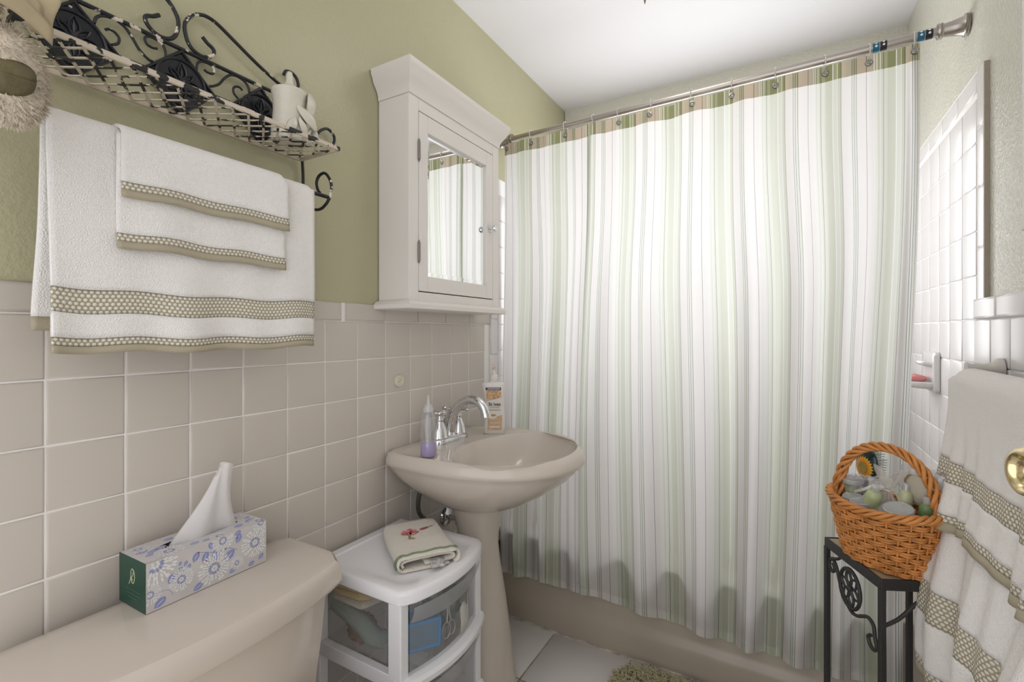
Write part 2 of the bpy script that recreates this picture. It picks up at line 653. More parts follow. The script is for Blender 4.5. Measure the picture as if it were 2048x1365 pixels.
# casing at the right edge of the picture
tr = MB().box(W_X - 0.022, W_X, 1.228, 1.290, 1.395, 2.2).box(W_X - 0.022, W_X, 0.80, 0.862, 1.395, 2.2).box(W_X - 0.022, W_X, 0.862, 1.228, 2.138, 2.2)
tr.box(W_X - 0.022, W_X, 0.862, 1.228, 1.402, 1.45).box(W_X - 0.030, W_X, 0.78, 1.270, 1.372, 1.402)
tr = tr.build('trim_1', WHITE, kind='structure', bevel=0.003, label='white painted casing on the right wall at the picture edge', cat='trim')
MB().box(W_X - 0.010, W_X - 0.001, 0.862, 1.228, 1.45, 2.138).build('inner_panel', WHITE, tr, smooth=False)

# the open door, only its knob in view
dr = thing('door_1', 'white open door near the right wall, only its brass knob in view', 'door', (1.353, 0.4, 0), kind='structure')
KROT = Matrix.Rotation(R(14.5), 3, 'Z')
KFACE = Vector((1.2885, 0.7705, 1.017))          # centre of the knob face


def kpt(v):
    """door frame: +x into the door, +y towards its free edge"""
    return tuple(KFACE + KROT @ Vector(v))


b = MB().box(0.064, 0.099, -0.72, 0.055, 0.01 - KFACE.z, 2.03 - KFACE.z)
b.v = [kpt(v) for v in b.v]
b.build('door_panel', WHITE, dr, bevel=0.004)
kb = MB().lathe([(0.0005, 0.0115), (0.0085, 0.0115), (0.0095, 0.0095), (0.0145, 0.0085), (0.0175, 0.005), (0.0195, 0.0015), (0.0225, 0.0), (0.0260, 0.0015), (0.0285, 0.006), (0.0292, 0.013), (0.0280, 0.021),
                 (0.022, 0.030), (0.0145, 0.037), (0.0125, 0.044), (0.0125, 0.054), (0.024, 0.057), (0.033, 0.060), (0.034, 0.064)], (0, 0, 0), 44, 0, 'x')
kb.v = [kpt(v) for v in kb.v]
ko = kb.build('knob', BRASS, dr, angle=60, label='round brass door knob with a recessed face')
kb = MB().lathe([(0.0003, 0.0110), (0.0028, 0.0110), (0.003, 0.0118)], (0, 0, 0), 16, 0, 'x')
kb.v = [kpt(v) for v in kb.v]
kb.build('lock_hole', GAP, ko)
# ================================================================== BATHTUB
TUB_Y, TUB_Z = 1.707, 0.366
tub = thing('bathtub', 'beige enamel bathtub with plain apron behind the striped curtain', 'bathtub', (0.74, 2.05, 0))
b = MB()
prof = [(1.700, 0.002), (1.697, 0.05), (1.6965, 0.085), (1.699, 0.100), (1.7065, 0.116), (1.710, 0.13), (1.711, 0.30),
        (1.709, 0.335), (1.703, 0.345), (1.701, 0.352), (1.703, 0.361), (1.710, TUB_Z), (1.775, TUB_Z)]
b.grid(lambda u, v: (lerp(0.012, W_X - 0.024, u), *prof[int(round(v * (len(prof) - 1)))]), 1, len(prof) - 1)
b.build('apron', TUBM, tub, angle=60)
b = MB()


def rrect(x0, x1, y0, y1, r, n=8):
    out = []
    for cx_, cy_, a0 in ((x1 - r, y1 - r, 0), (x0 + r, y1 - r, 90), (x0 + r, y0 + r, 180), (x1 - r, y0 + r, 270)):
        for i in range(n + 1):
            a = R(a0 + 90 * i / n)
            out.append((cx_ + r * math.cos(a), cy_ + r * math.sin(a)))
    return out


def ring_rr(x0, x1, y0, y1, r, z):
    return [(x, y, z) for x, y in rrect(x0, x1, y0, y1, r)]


b.rings([ring_rr(0.012, W_X - 0.024, 1.710, B_Y - 0.011, 0.01, TUB_Z - 0.001), ring_rr(0.08, W_X - 0.08, 1.785, B_Y - 0.05, 0.12, TUB_Z),
         ring_rr(0.095, W_X - 0.095, 1.797, B_Y - 0.062, 0.12, TUB_Z - 0.012), ring_rr(0.13, W_X - 0.16, 1.82, B_Y - 0.085, 0.12, 0.16),
         ring_rr(0.17, W_X - 0.22, 1.86, B_Y - 0.12, 0.12, 0.08), ring_rr(0.5, W_X - 0.5, 2.0, B_Y - 0.25, 0.05, 0.075)], caps=True)
b.build('basin', TUBM, tub, angle=50)

# ================================================================== TOILET
toi = thing('toilet', 'beige toilet with tissue box on its tank lid', 'toilet', (0.14, 0.455, 0))


def lidring(d, z):
    # bowed front, chamfered corners, y from .20 to .705
    y0, y1, xb, xf = 0.198 - d, 0.708 + d, 0.028 - d * 0.6, 0.246 + d
    pts = [(xb, y0 + 0.02), (xb + 0.02, y0)]
    pts += [(xf - 0.05, y0), (xf - 0.01, y0 + 0.022), (xf, y0 + 0.052)]
    for i in range(1, 8):
        t = i / 8
        pts.append((xf + 0.024 * math.sin(math.pi * t) ** 0.8, lerp(y0 + 0.052, y1 - 0.052, t)))
    pts += [(xf, y1 - 0.052), (xf - 0.01, y1 - 0.022), (xf - 0.05, y1), (xb + 0.02, y1), (xb, y1 - 0.02)]
    return [(x, y, z) for x, y in pts]


b = MB()
b.rings([lidring(-0.010, 0.647), lidring(0.001, 0.6475), lidring(0.004, 0.655), lidring(0.002, 0.682), lidring(-0.001, 0.6915), lidring(-0.0055, 0.6975),
         lidring(-0.013, 0.700)])
b.build('tank_lid', CHINA, toi, angle=30)
b = MB()


def tankring(d, z, f=0.0):
    return [(x + (f if x > 0.2 else 0), y, z) for x, y, _ in lidring(d, z)]


b.rings([tankring(-0.050, 0.352, -0.012), tankring(-0.040, 0.372, -0.006), tankring(-0.024, 0.55), tankring(-0.018, 0.648)])
b.build('tank', CHINA, toi, angle=35)
b = MB()


def ell(cx_, cy_, a, bb, z, n=28):
    return [(cx_ + a * math.cos(2 * math.pi * i / n), cy_ + bb * math.sin(2 * math.pi * i / n), z) for i in range(n)]


b.rings([ell(0.36, 0.455, 0.20, 0.11, 0.0), ell(0.36, 0.455, 0.185, 0.10, 0.05), ell(0.37, 0.455, 0.16, 0.095, 0.17), ell(0.40, 0.455, 0.22, 0.15, 0.29),
         ell(0.43, 0.455, 0.245, 0.18, 0.36), ell(0.43, 0.455, 0.245, 0.18, 0.385)])
b.box(0.06, 0.26, 0.35, 0.56, 0.20, 0.36)
b.build('bowl', CHINA, toi, angle=50)
MB().rings([ell(0.43, 0.455, 0.24, 0.178, 0.387), ell(0.43, 0.455, 0.245, 0.182, 0.395), ell(0.43, 0.455, 0.24, 0.178, 0.410), ell(0.43, 0.455, 0.15, 0.1, 0.414)]).build('seat_cover', CHINA, toi, angle=50)

# ================================================================== TISSUE BOX
TBO = Vector((0.117, 0.385, 0.7012))
t_ex = Vector((-0.004, 0.216, 0)).normalized()       # length
t_ey = Vector((-t_ex.y, t_ex.x, 0))                 # depth, towards the wall
TL, TD, TH = 0.217, 0.093, 0.0855


def tb(l, d, z):
    return TBO + t_ex * l + t_ey * d + Vector((0, 0, z))


tbx = thing('tissue_box', 'floral tissue box with a dark green end on the toilet tank', 'tissue box', TBO)
CARD = mat('pale_floral_card', (0.60, 0.565, 0.555), 0.3, var=0.05, vscale=25)
GREENC = mat('dark_green_card', (0.008, 0.060, 0.038), 0.35)
b = MB()
# shell without the slot: top face built as ring around an oval
b.add([tb(0, 0, 0), tb(TL, 0, 0), tb(TL, 0, TH), tb(0, 0, TH)], [(0, 1, 2, 3)])
b.add([tb(0, TD, 0), tb(TL, TD, 0), tb(TL, TD, TH), tb(0, TD, TH)], [(3, 2, 1, 0)])
b.add([tb(TL, 0, 0), tb(TL, TD, 0), tb(TL, TD, TH), tb(TL, 0, TH)], [(0, 1, 2, 3)])
b.add([tb(0, 0, 0), tb(TL, 0, 0), tb(TL, TD, 0), tb(0, TD, 0)], [(3, 2, 1, 0)])
n = 32
ov, rc = [], []
for i in range(n):
    a = 2 * math.pi * i / n
    c_, s_ = math.cos(a), math.sin(a)
    ov.append(tb(TL / 2 + 0.076 * c_, TD / 2 + 0.017 * s_, TH))
    k = min(TL / 2 / abs(c_) if abs(c_) > 1e-6 else 9, TD / 2 / abs(s_) if abs(s_) > 1e-6 else 9)
    rc.append(tb(TL / 2 + k * c_, TD / 2 + k * s_, TH))
b.add(ov + rc, [(i, (i + 1) % n, n + (i + 1) % n, n + i) for i in range(n)])
b.build('carton', CARD, tbx, smooth=False)
b = MB()
b.prism([(0.0, 0.0), (TD, 0.0), (TD, TH), (0, TH)], lambda d, z: tb(-0.0006, d, z), lambda d, z: tb(0.0002, d, z))
ge = b.build('end_panel', GREENC, tbx, smooth=False, label='dark green end panel with a pale script logo')
MB().grid(lambda u, v: tb(lerp(0.002, TL - 0.002, u), lerp(0.002, TD - 0.002, v), TH - 0.02), 1, 1).build('slot_shadow_card', mat('slot_shade_brown', (0.20, 0.16, 0.14), 0.8), tbx, smooth=False)  # dark sheet standing in for the shade inside the slot
# printed blossom pattern
PETW = mat('print_white', (0.80, 0.80, 0.79), 0.3)
LEAFB = mat('print_periwinkle', (0.27, 0.30, 0.56), 0.3)
PINKB = mat('print_berry', (0.32, 0.05, 0.10), 0.4)
pr = MB()


def petal(F, c, ang, l, w, m, hh):
    pts = [(0, 0), (0.3, 0.42), (0.65, 0.5), (0.9, 0.28), (1.0, 0), (0.9, -0.28), (0.65, -0.5), (0.3, -0.42)]
    ca, sa = math.cos(ang), math.sin(ang)
    q = []
    for a, bb in pts:
        a, bb = a * l, bb * w
        q.append(F(c[0] + a * ca - bb * sa, c[1] + a * sa + bb * ca, hh))
    pr.add(q, [tuple(range(8))], m)


def blossom(F, c, rad, lim, core=True):
    for ring, (r0, n_, l_, m_) in enumerate(((0.72, 30, 0.27, 0), (0.52, 24, 0.25, 0), (0.34, 18, 0.22, 0), (0.18, 12, 0.20, 1 if core else 0), (0.05, 7, 0.16, 0))):
        for i in range(n_):
            a = 2 * math.pi * (i + 0.5 * (ring % 2)) / n_ + rnd.uniform(-.08, .08)
            p = (c[0] + rad * r0 * math.cos(a), c[1] + rad * r0 * math.sin(a))
            e = (p[0] + rad * l_ * math.cos(a), p[1] + rad * l_ * math.sin(a))
            if lim[0] < p[0] < lim[1] and lim[2] < p[1] < lim[3] and lim[0] < e[0] < lim[1] and lim[2] < e[1] < lim[3]:
                petal(F, p, a, rad * l_, rad * 0.105, m_, 0.0003 + ring * 0.00004)


def leaf(F, c, ang, l, lim):
    tip = (c[0] + l * math.cos(ang), c[1] + l * math.sin(ang))
    if lim[0] < c[0] < lim[1] and lim[2] < c[1] < lim[3] and lim[0] < tip[0] < lim[1] and lim[2] < tip[1] < lim[3]:
        petal(F, c, ang, l, l * 0.62, 1, 0.00022)
        petal(F, (c[0] + l * .1 * math.cos(ang), c[1] + l * .1 * math.sin(ang)), ang, l * 0.75, l * 0.05, 0, 0.0003)


def stem(F, pts, w, m=1):
    P_ = cat_path([(p[0], p[1], 0) for p in pts], 6)
    for i in range(len(P_) - 1):
        d = (P_[i + 1] - P_[i])
        if d.length < 1e-9:
            continue
        nn = Vector((-d.y, d.x, 0)).normalized() * w
        q = [P_[i] + nn, P_[i + 1] + nn, P_[i + 1] - nn, P_[i] - nn]
        pr.add([F(p.x, p.y, 0.0002) for p in q], [(0, 1, 2, 3)], m)


Ffront = lambda l, z, h: tb(l, -h, z)
Ftop = lambda l, d, h: tb(l, d, TH + h)
LF = (0.001, TL - 0.001, 0.001, TH - 0.001)
LT = (0.001, TL - 0.001, 0.001, TD - 0.001)
for c, rad in (((0.014, 0.078), 0.036), ((0.055, 0.035), 0.021), ((0.006, 0.030), 0.018), ((0.112, 0.030), 0.030), ((0.128, 0.076), 0.021),
               ((0.192, 0.048), 0.029), ((0.155, 0.022), 0.013), ((0.205, 0.085), 0.02)):
    blossom(Ffront, c, rad, LF)
for c, ang, l in (((0.034, 0.036), 1.0, 0.018), ((0.052, 0.072), 0.9, 0.02), ((0.075, 0.056), 1.1, 0.019), ((0.092, 0.048), 1.2, 0.02), ((0.116, 0.044), 1.7, 0.021),
                  ((0.130, 0.034), 0.7, 0.026), ((0.155, 0.060), 1.2, 0.019), ((0.108, 0.068), 1.9, 0.014), ((0.048, 0.050), 0.6, 0.011), ((0.060, 0.056), 1.1, 0.010),
                  ((0.066, 0.048), 1.2, 0.010), ((0.052, 0.060), 1.3, 0.008), ((0.012, 0.004), 0.6, 0.022), ((0.075, 0.004), 0.5, 0.019), ((0.200, 0.010), 0.7, 0.014),
                  ((0.140, 0.008), 0.4, 0.014), ((0.178, 0.006), 0.3, 0.014), ((0.150, 0.078), 0.3, 0.014)):
    leaf(Ffront, c, ang, l, LF)
for c in ((0.030, 0.058), (0.084, 0.071), (0.098, 0.050), (0.133, 0.058), (0.156, 0.071)):
    pr.add([Ffront(c[0] + 0.0016 * math.cos(a), c[1] + 0.0016 * math.sin(a), 0.0003) for a in [i * math.pi / 4 for i in range(8)]], [tuple(range(8))], 2)
stem(Ffront, [(0.002, 0.020), (0.018, 0.028), (0.034, 0.026), (0.042, 0.014)], 0.0004)
stem(Ffront, [(0.040, 0.045), (0.055, 0.050), (0.066, 0.044)], 0.0004)
stem(Ffront, [(0.084, 0.071), (0.098, 0.066), (0.118, 0.058), (0.134, 0.060), (0.156, 0.048)], 0.0005)
for c, rad in (((0.045, 0.020), 0.024), ((0.185, 0.068), 0.028), ((0.125, 0.006), 0.018), ((0.208, 0.010), 0.02), ((0.02, 0.075), 0.018)):
    blossom(Ftop, c, rad, LT)
for c, ang, l in (((0.008, 0.055), 0.15, 0.020), ((0.02, 0.042), 0.15, 0.02), ((0.034, 0.048), 0.1, 0.02), ((0.012, 0.030), 0.3, 0.016), ((0.160, 0.018), 0.2, 0.02),
                  ((0.188, 0.026), 0.2, 0.022), ((0.195, 0.046), 0.1, 0.016), ((0.075, 0.012), 0.2, 0.018), ((0.095, 0.008), 0.1, 0.014), ((0.06, 0.074), 0.1, 0.018)):
    leaf(Ftop, c, ang, l, LT)
pr.build('floral_print', [PETW, LEAFB, PINKB], tbx, smooth=False, label='white blossoms and periwinkle leaves printed on the carton')
# script mark and small lines on the green end
GOLD = mat('pale_gold_print', (0.55, 0.56, 0.34), 0.4)
FAINT = mat('faint_green_print', (0.10, 0.20, 0.15), 0.5)
b = MB()
Fe = lambda d, z: tb(-0.0008, d, z)
mark = [(0.056, 0.039), (0.050, 0.052), (0.049, 0.063), (0.045, 0.067), (0.039, 0.063), (0.037, 0.052), (0.041, 0.043), (0.047, 0.045), (0.048, 0.052), (0.043, 0.056), (0.042, 0.062)]
b.tube(cat_path([Fe(*p) for p in mark], 5), 0.0007, 5)
b.tube(cat_path([Fe(*p) for p in ((0.0435, 0.055), (0.0465, 0.053), (0.0455, 0.048), (0.042, 0.049))], 4), 0.0006, 5)
b.build('script_logo', GOLD, ge)
b = MB()
for i, (a0, a1) in enumerate(((0.070, 0.018), (0.066, 0.016), (0.060, 0.030))):
    z = 0.029 - i * 0.0062
    d = a0
    while d > a1:
        e = d - rnd.uniform(0.003, 0.007)
        b.add([tb(-0.0008, d, z), tb(-0.0008, e, z), tb(-0.0008, e, z + 0.0011), tb(-0.0008, d, z + 0.0011)], [(0, 1, 2, 3)])
        d = e - 0.0013
b.build('small_print', FAINT, ge, smooth=False)
# the pulled up tissue
TIS = mat_sheer('white_tissue', (0.90, 0.88, 0.87), 0.96, 0.8, 0.0)


def tissue(u, v):
    a = u * 2 - 1
    wl_ = lerp(0.062, 0.014, v ** 0.95) * (1 - 0.04 * math.sin(v * 3.1))
    c = lerp(0.114, 0.158, v ** 0.95)
    l = c + a * wl_ + 0.004 * math.sin(v * 5 + a * 2)
    d = TD / 2 - 0.004 + (0.010 * (1 - v) + 0.011 * v) * (1 - a * a) * (-1) + 0.006 * math.sin(a * 5 + v * 3) * (1 - v * 0.6)
    z = TH - 0.016 + v * (0.140 - 0.012 * a * a * (1 - v)) + (0.006 * math.cos(a * 2.2) if v > 0.9 else 0)
    return tb(l, d, z)


b = MB().grid(tissue, 24, 24)
b.grid(lambda u, v: tissue(u, v) + t_ey * (0.004 + 0.010 * (1 - (2 * u - 1) ** 2)), 24, 24)
b.build('tissue', TIS, label='white paper tissue pulled up out of the floral box', cat='tissue', angle=80)

# ================================================================== PEDESTAL SINK
SCY = 1.283
sink = thing('pedestal_sink', 'beige pedestal sink against the tiled left wall', 'sink', (0.2, SCY, 0))


def out_pt(a, k=1.0):
    """outer outline, a: angle; front half ellipse, back half squarish"""
    c_, s_ = math.cos(a), math.sin(a)
    cx_ = 0.175
    if c_ >= 0:
        n_ = 2.15
        A, B = 0.366, 0.262
    else:
        n_ = 14.0
        A, B = 0.174, 0.262
    r = (abs(c_ / A) ** n_ + abs(s_ / B) ** n_) ** (-1 / n_)
    x, y = r * c_, r * s_
    if c_ < 0:
        y *= 1 - 0.055 * (abs(x) / A) ** 2
    return cx_ + x * k if c_ >= 0 else max(cx_ + x * (1 if k > 0.6 else k), 0.002), SCY + y * k


def bas_pt(a, k=1.0, dx=0.0):
    c_, s_ = math.cos(a), math.sin(a)
    A = 0.185 if c_ > 0 else 0.150
    return 0.318 + dx + A * k * c_, SCY + 0.232 * k * s_


NS = 72
angs = [2 * math.pi * i / NS for i in range(NS)]


def oring(k, z, back=None):
    r = []
    for a in angs:
        x, y = out_pt(a, k)
        r.append((x, y, z))
    return r


def pring(rx, ry, z, cx_=0.195):
    return [(cx_ + rx * math.cos(a), SCY + ry * math.sin(a), z) for a in angs]


def mring(t, zf, zb):
    r = []
    for a in angs:
        x0, y0 = out_pt(a, 0.955)
        dk = sstep(0.12, 0.55, -math.cos(a))
        if math.cos(a) < 0:
            x0 = 0.02 + (x0 - 0.002) * 0.9
        x1, y1 = bas_pt(a, 1.04)
        r.append((lerp(x0, x1, t), lerp(y0, y1, t), lerp(zf, zb, dk)))
    return r


b = MB()
rings = [pring(0.085, 0.088, 0.628), pring(0.105, 0.11, 0.634, 0.2)]
for t, z in ((0.14, 0.642), (0.30, 0.660), (0.48, 0.684), (0.66, 0.711), (0.81, 0.738), (0.915, 0.763), (0.955, 0.775)):
    ra, rb_ = pring(0.105, 0.11, z, 0.2), oring(0.985, z)
    rings.append([tuple(lerp(p[i], q[i], t) for i in range(2)) + (z,) for p, q in zip(ra, rb_)])
rings += [oring(0.985, 0.781), oring(1.0, 0.788), oring(1.002, 0.794), oring(0.994, 0.803), oring(0.982, 0.811), oring(0.970, 0.8170),
          mring(0.0, 0.8205, 0.8205), mring(0.18, 0.8222, 0.8195), mring(0.32, 0.8230, 0.8155), mring(0.6, 0.8235, 0.8150), mring(0.9, 0.8238, 0.8160), mring(1.0, 0.8236, 0.8160)]
for k, z, dx in ((1.025, 0.8225, 0), (1.012, 0.8185, 0), (1.0, 0.811, 0), (0.965, 0.800, 0), (0.90, 0.778, 0), (0.80, 0.752, -0.004), (0.64, 0.722, -0.012), (0.45, 0.702, -0.022), (0.2, 0.692, -0.03), (0.09, 0.690, -0.032)):
    zz = []
    for a in angs:
        dk = sstep(0.12, 0.55, -math.cos(a))
        zz.append((*bas_pt(a, k, dx), z - (0.007 * dk if z > 0.815 else 0.003 * dk if z > 0.805 else 0)))
    rings.append(zz)
b.rings(rings)
b.build('basin', CHINA, sink, angle=75)
b = MB()
pr_ = [(0.135, 0.0), (0.135, 0.012), (0.128, 0.02), (0.118, 0.10), (0.104, 0.22), (0.088, 0.34), (0.072, 0.44), (0.0645, 0.50), (0.066, 0.535), (0.074, 0.58), (0.084, 0.615), (0.088, 0.635)]
b.rings([[(0.195 + r * 1.0 * math.cos(a), SCY - 0.012 + r * math.sin(a), z) for a in angs] for r, z in pr_])
b.build('pedestal', CHINA, sink, angle=60)
MB().lathe([(0.0, 0.0), (0.02, 0.0), (0.024, 0.003), (0.024, 0.006), (0.018, 0.008), (0.001, 0.009)], (0.286, SCY, 0.688), 24).build('drain', CHROME, sink)

# faucet
fa = thing('faucet', 'chrome centerset faucet with two cross handles on the sink', 'faucet', (0.075, 1.277, 0.816))
FY, FX, FZ = 1.277, 0.074, 0.8150
b = MB()
b.rings([[(FX + x, FY + y, FZ + z) for x, y in rrect(-0.028 + d, 0.028 - d, -0.078 + d, 0.078 - d, 0.027 - d)] for d, z in
         ((-0.004, 0), (-0.004, 0.014), (-0.001, 0.018), (0.006, 0.021), (0.012, 0.022))])
b.build('base_plate', CHROME, fa, angle=50)
for sgn in (-1, 1):
    b = MB()
    c = (FX, FY + sgn * 0.051, FZ + 0.018)
    b.lathe([(0.030, 0), (0.030, 0.004), (0.028, 0.008), (0.026, 0.02), (0.0205, 0.036), (0.014, 0.048), (0.0115, 0.054), (0.013, 0.058), (0.0125, 0.062), (0.009, 0.066), (0.0085, 0.074), (0.0105, 0.078), (0.0105, 0.083),
             (0.007, 0.087), (0.001, 0.088)], c, 28)
    ho = b.build('valve_body', CHROME, fa, angle=55)
    zc = c[2] + 0.080
    for ang in (-25 if sgn < 0 else 20, 65 if sgn < 0 else 110):
        d = Vector((math.cos(R(ang)), math.sin(R(ang)), 0))
        p = Vector((c[0], c[1], zc))
        pts = [p + d * t for t in (-0.036, -0.035, -0.030, -0.018, -0.008, 0.008, 0.018, 0.030, 0.035, 0.036)]
        if (ang in (65, 110)):
            pts = [p + d * t * 0.6 for t in (-0.036, -0.035, -0.030, -0.018, -0.008, 0.008, 0.018, 0.030, 0.035, 0.036)]
        MB().tube(pts, [0.002, 0.0055, 0.0065, 0.0048, 0.004, 0.004, 0.0048, 0.0065, 0.0055, 0.002], 12).build('cross_arm', CHROME, ho, angle=60)
b = MB()
sp_ = cat_path([(FX, FY, FZ + 0.015), (FX + 0.001, FY, FZ + 0.045), (FX + 0.012, FY, FZ + 0.085), (FX + 0.040, FY, FZ + 0.122), (FX + 0.078, FY, FZ + 0.142), (FX + 0.112, FY, FZ + 0.140),
                (FX + 0.136, FY, FZ + 0.122), (FX + 0.146, FY, FZ + 0.098)], 6)
nn = len(sp_)
b.tube(sp_, [lerp(0.0215, 0.0145, min(i / (nn * 0.45), 1)) for i in range(nn)], 18)
b.lathe([(0.025, 0), (0.025, 0.004), (0.021, 0.010), (0.0185, 0.02)], (FX, FY, FZ + 0.016), 24)
so = b.build('spout', CHROME, fa, angle=60)
MB().tube([(FX + 0.1455, FY, FZ + 0.102), (FX + 0.1475, FY, FZ + 0.091)], 0.0165, 18).build('aerator', CHROME, so)
MB().tube([(FX - 0.022, FY, FZ + 0.016), (FX - 0.022, FY, FZ + 0.105)], 0.0028, 8).lathe([(0.001, 0), (0.007, 0.002), (0.0085, 0.008), (0.005, 0.013), (0.001, 0.015)], (FX - 0.022, FY, FZ + 0.100), 16).build('lift_rod', CHROME, fa)

# supply line and stop valve under the sink
sv = thing('supply_valve', 'chrome stop valve on the tiled wall below the sink', 'valve', (0.02, 1.352, 0.51))
MB().lathe([(0.034, 0.0), (0.034, 0.003), (0.028, 0.010), (0.014, 0.014), (0.010, 0.016), (0.010, 0.05), (0.014, 0.052), (0.014, 0.075), (0.009, 0.078), (0.009, 0.09)], (0.001, 1.352, 0.52), 28, 0, 'x').build('escutcheon', CHROME, sv, angle=50)
MB().lathe([(0.012, 0), (0.016, 0.003), (0.016, 0.012), (0.010, 0.016)], (0.066, 1.352, 0.495), 18, 0, 'z', 1.5, 0.6).build('valve_handle', CHROME, sv)
b = MB()
b.tube(cat_path([(0.052, 1.17, 0.705), (0.045, 1.155, 0.65), (0.040, 1.165, 0.60), (0.040, 1.21, 0.555), (0.045, 1.25, 0.51), (0.05, 1.262, 0.45), (0.05, 1.265, 0.35), (0.05, 1.26, 0.2)], 7), 0.0075, 10)
b.build('supply_hose', mat('dark_hose', (0.09, 0.085, 0.075), 0.35, 0.3), angle=60, label='bent grey supply hose hanging under the sink', cat='hose')
b = MB()
b.lathe([(0.019, 0.0), (0.0195, 0.003), (0.018, 0.0065), (0.0135, 0.0075), (0.012, 0.0055), (0.006, 0.0055), (0.0005, 0.006)], (0.0005, 1.113, 1.026), 32, 0, 'x')
wp = b.build('wall_disc', mat('cream_plastic', (0.68, 0.63, 0.50), 0.4), angle=40, label='cream round plastic cap stuck on the wall tile above the sink', cat='wall cap')
for dy in (-0.004, 0.004):
    MB().lathe([(0.0013, 0), (0.0013, 0.0003)], (0.0064, 1.113 + dy, 1.026 + dy * .4), 8, 0, 'x').build('hole', GAP, wp)

# clear pump bottle with lilac liquid
cb = thing('spray_bottle', 'clear nearly empty bottle with lilac liquid beside the faucet', 'bottle', (0.152, 1.075, 0.816))
CLEAR = mat_sheer('clear_plastic', (0.86, 0.88, 0.90), 0.22, 0.08, 0.5)
cc = (0.152, 1.075, 0.8155)
MB().lathe([(0.002, 0.001), (0.019, 0.001), (0.0225, 0.005), (0.0225, 0.05), (0.022, 0.10), (0.0205, 0.122), (0.015, 0.130), (0.0125, 0.134), (0.0125, 0.137)], cc, 32, caps=False).build('bottle_shell', CLEAR, cb, angle=60)
MB().lathe([(0.001, 0.002), (0.0185, 0.002), (0.0215, 0.006), (0.0215, 0.040), (0.001, 0.0405)], cc, 32).build('liquid', mat('lilac_liquid', (0.40, 0.33, 0.60), 0.2), cb, angle=50, label='lilac liquid filling the bottom of the bottle')
MB().lathe([(0.014, 0.132), (0.0145, 0.134), (0.0145, 0.142), (0.012, 0.145), (0.0115, 0.150), (0.006, 0.153), (0.0042, 0.157), (0.0028, 0.175), (0.002, 0.180)], cc, 24).build('nozzle', mat_sheer('milky_plastic', (0.85, 0.86, 0.88), 0.62, 0.2, 0.15), cb, angle=50)
MB().tube([(cc[0], cc[1], cc[2] + 0.132), (cc[0], cc[1], cc[2] + 0.04)], 0.002, 8).lathe([(0.007, 0.112), (0.007, 0.132)], cc, 16).build('dip_tube', mat_sheer('grey_clear_plastic', (0.5, 0.52, 0.55), 0.5, 0.2, 0.2), cb)
NAVY = mat('navy_print', (0.03, 0.05, 0.16), 0.4)
b = MB()
for a0, a1, z0, z1 in ((3.75, 4.05, 0.072, 0.084),):
    b.grid(lambda u, v: (cc[0] + 0.0227 * math.cos(lerp(a0, a1, u) + 0.0), cc[1] + 0.0227 * math.sin(lerp(a0, a1, u)), cc[2] + lerp(z0, z1, v)), 6, 1)
b.build('label_block', NAVY, cb)
# lotion bottle
LC = Vector((0.145, 1.446, 0.8155))
lex = Vector((0.86, 0.51, 0)).normalized()       # width direction, faces the camera
ley = Vector((lex.y, -lex.x, 0))                 # towards the viewer
lot = thing('lotion_bottle', 'cream lotion pump bottle with oat label at the sink edge', 'bottle', LC)
LOTM = mat('ivory_plastic', (0.78, 0.75, 0.70), 0.35)


def lpt(w, d, z):
    return LC + lex * w + ley * d + Vector((0, 0, z))


lprof = [(0.0, 0.036, 0.017), (0.002, 0.0385, 0.019), (0.03, 0.0375, 0.019), (0.07, 0.0350, 0.018), (0.10, 0.0345, 0.018), (0.13, 0.0355, 0.018), (0.165, 0.0395, 0.019), (0.176, 0.040, 0.019), (0.180, 0.0385, 0.018),
         (0.183, 0.032, 0.015), (0.185, 0.013, 0.0115), (0.190, 0.0125, 0.0115)]


def lring(z, w, d, n=40):
    r = []
    for i in range(n):
        a = 2 * math.pi * i / n
        c_, s_ = math.cos(a), math.sin(a)
        e = 2 / 3.2
        skew = 0.003 * math.sin(z * 26)
        r.append(lpt(math.copysign(abs(c_) ** e, c_) * w + skew, math.copysign(abs(s_) ** e, s_) * d, z))
    return r


MB().rings([lring(*p) for p in lprof]).build('bottle_body', LOTM, lot, angle=55)
b = MB()
b.rings([[LC + Vector((r * math.cos(2 * math.pi * i / 24), r * math.sin(2 * math.pi * i / 24), z)) for i in range(24)] for z, r in
         ((0.188, 0.0135), (0.189, 0.0142), (0.207, 0.0142), (0.209, 0.012), (0.212, 0.009), (0.2125, 0.0055), (0.232, 0.0048))])
b.build('pump_collar', LOTM, lot, angle=40)
b = MB()
b.tube(cat_path([LC + Vector((0, 0, 0.228)), LC + Vector((0, 0, 0.238)), LC + ley * 0.010 - lex * 0.002 + Vector((0, 0, 0.2435)), LC + ley * 0.030 - lex * 0.005 + Vector((0, 0, 0.240))], 5), [0.0065] * 6 + [0.0058] * 5 + [0.0045] * 5, 12)
b.build('pump_nozzle', mat('blush_plastic', (0.68, 0.55, 0.48), 0.4), lot, angle=60)
OAT = mat('oat_print', (0.62, 0.40, 0.22), 0.45, var=0.45, vscale=140)
TAN2 = mat('tan_print', (0.62, 0.42, 0.25), 0.45, var=0.12, vscale=60)


def lface(w, z, h=0.0004):
    # on the bottle front: depth from the profile
    for (z0, w0, d0), (z1, w1, d1) in zip(lprof, lprof[1:]):
        if z0 <= z <= z1:
            t = (z - z0) / (z1 - z0)
            W, D = lerp(w0, w1, t), lerp(d0, d1, t)
            break
    x = min(abs(w) / W, 0.98)
    d = D * (1 - x ** 3.2) ** (1 / 3.2)
    return lpt(w + 0.003 * math.sin(z * 26), d + h, z)


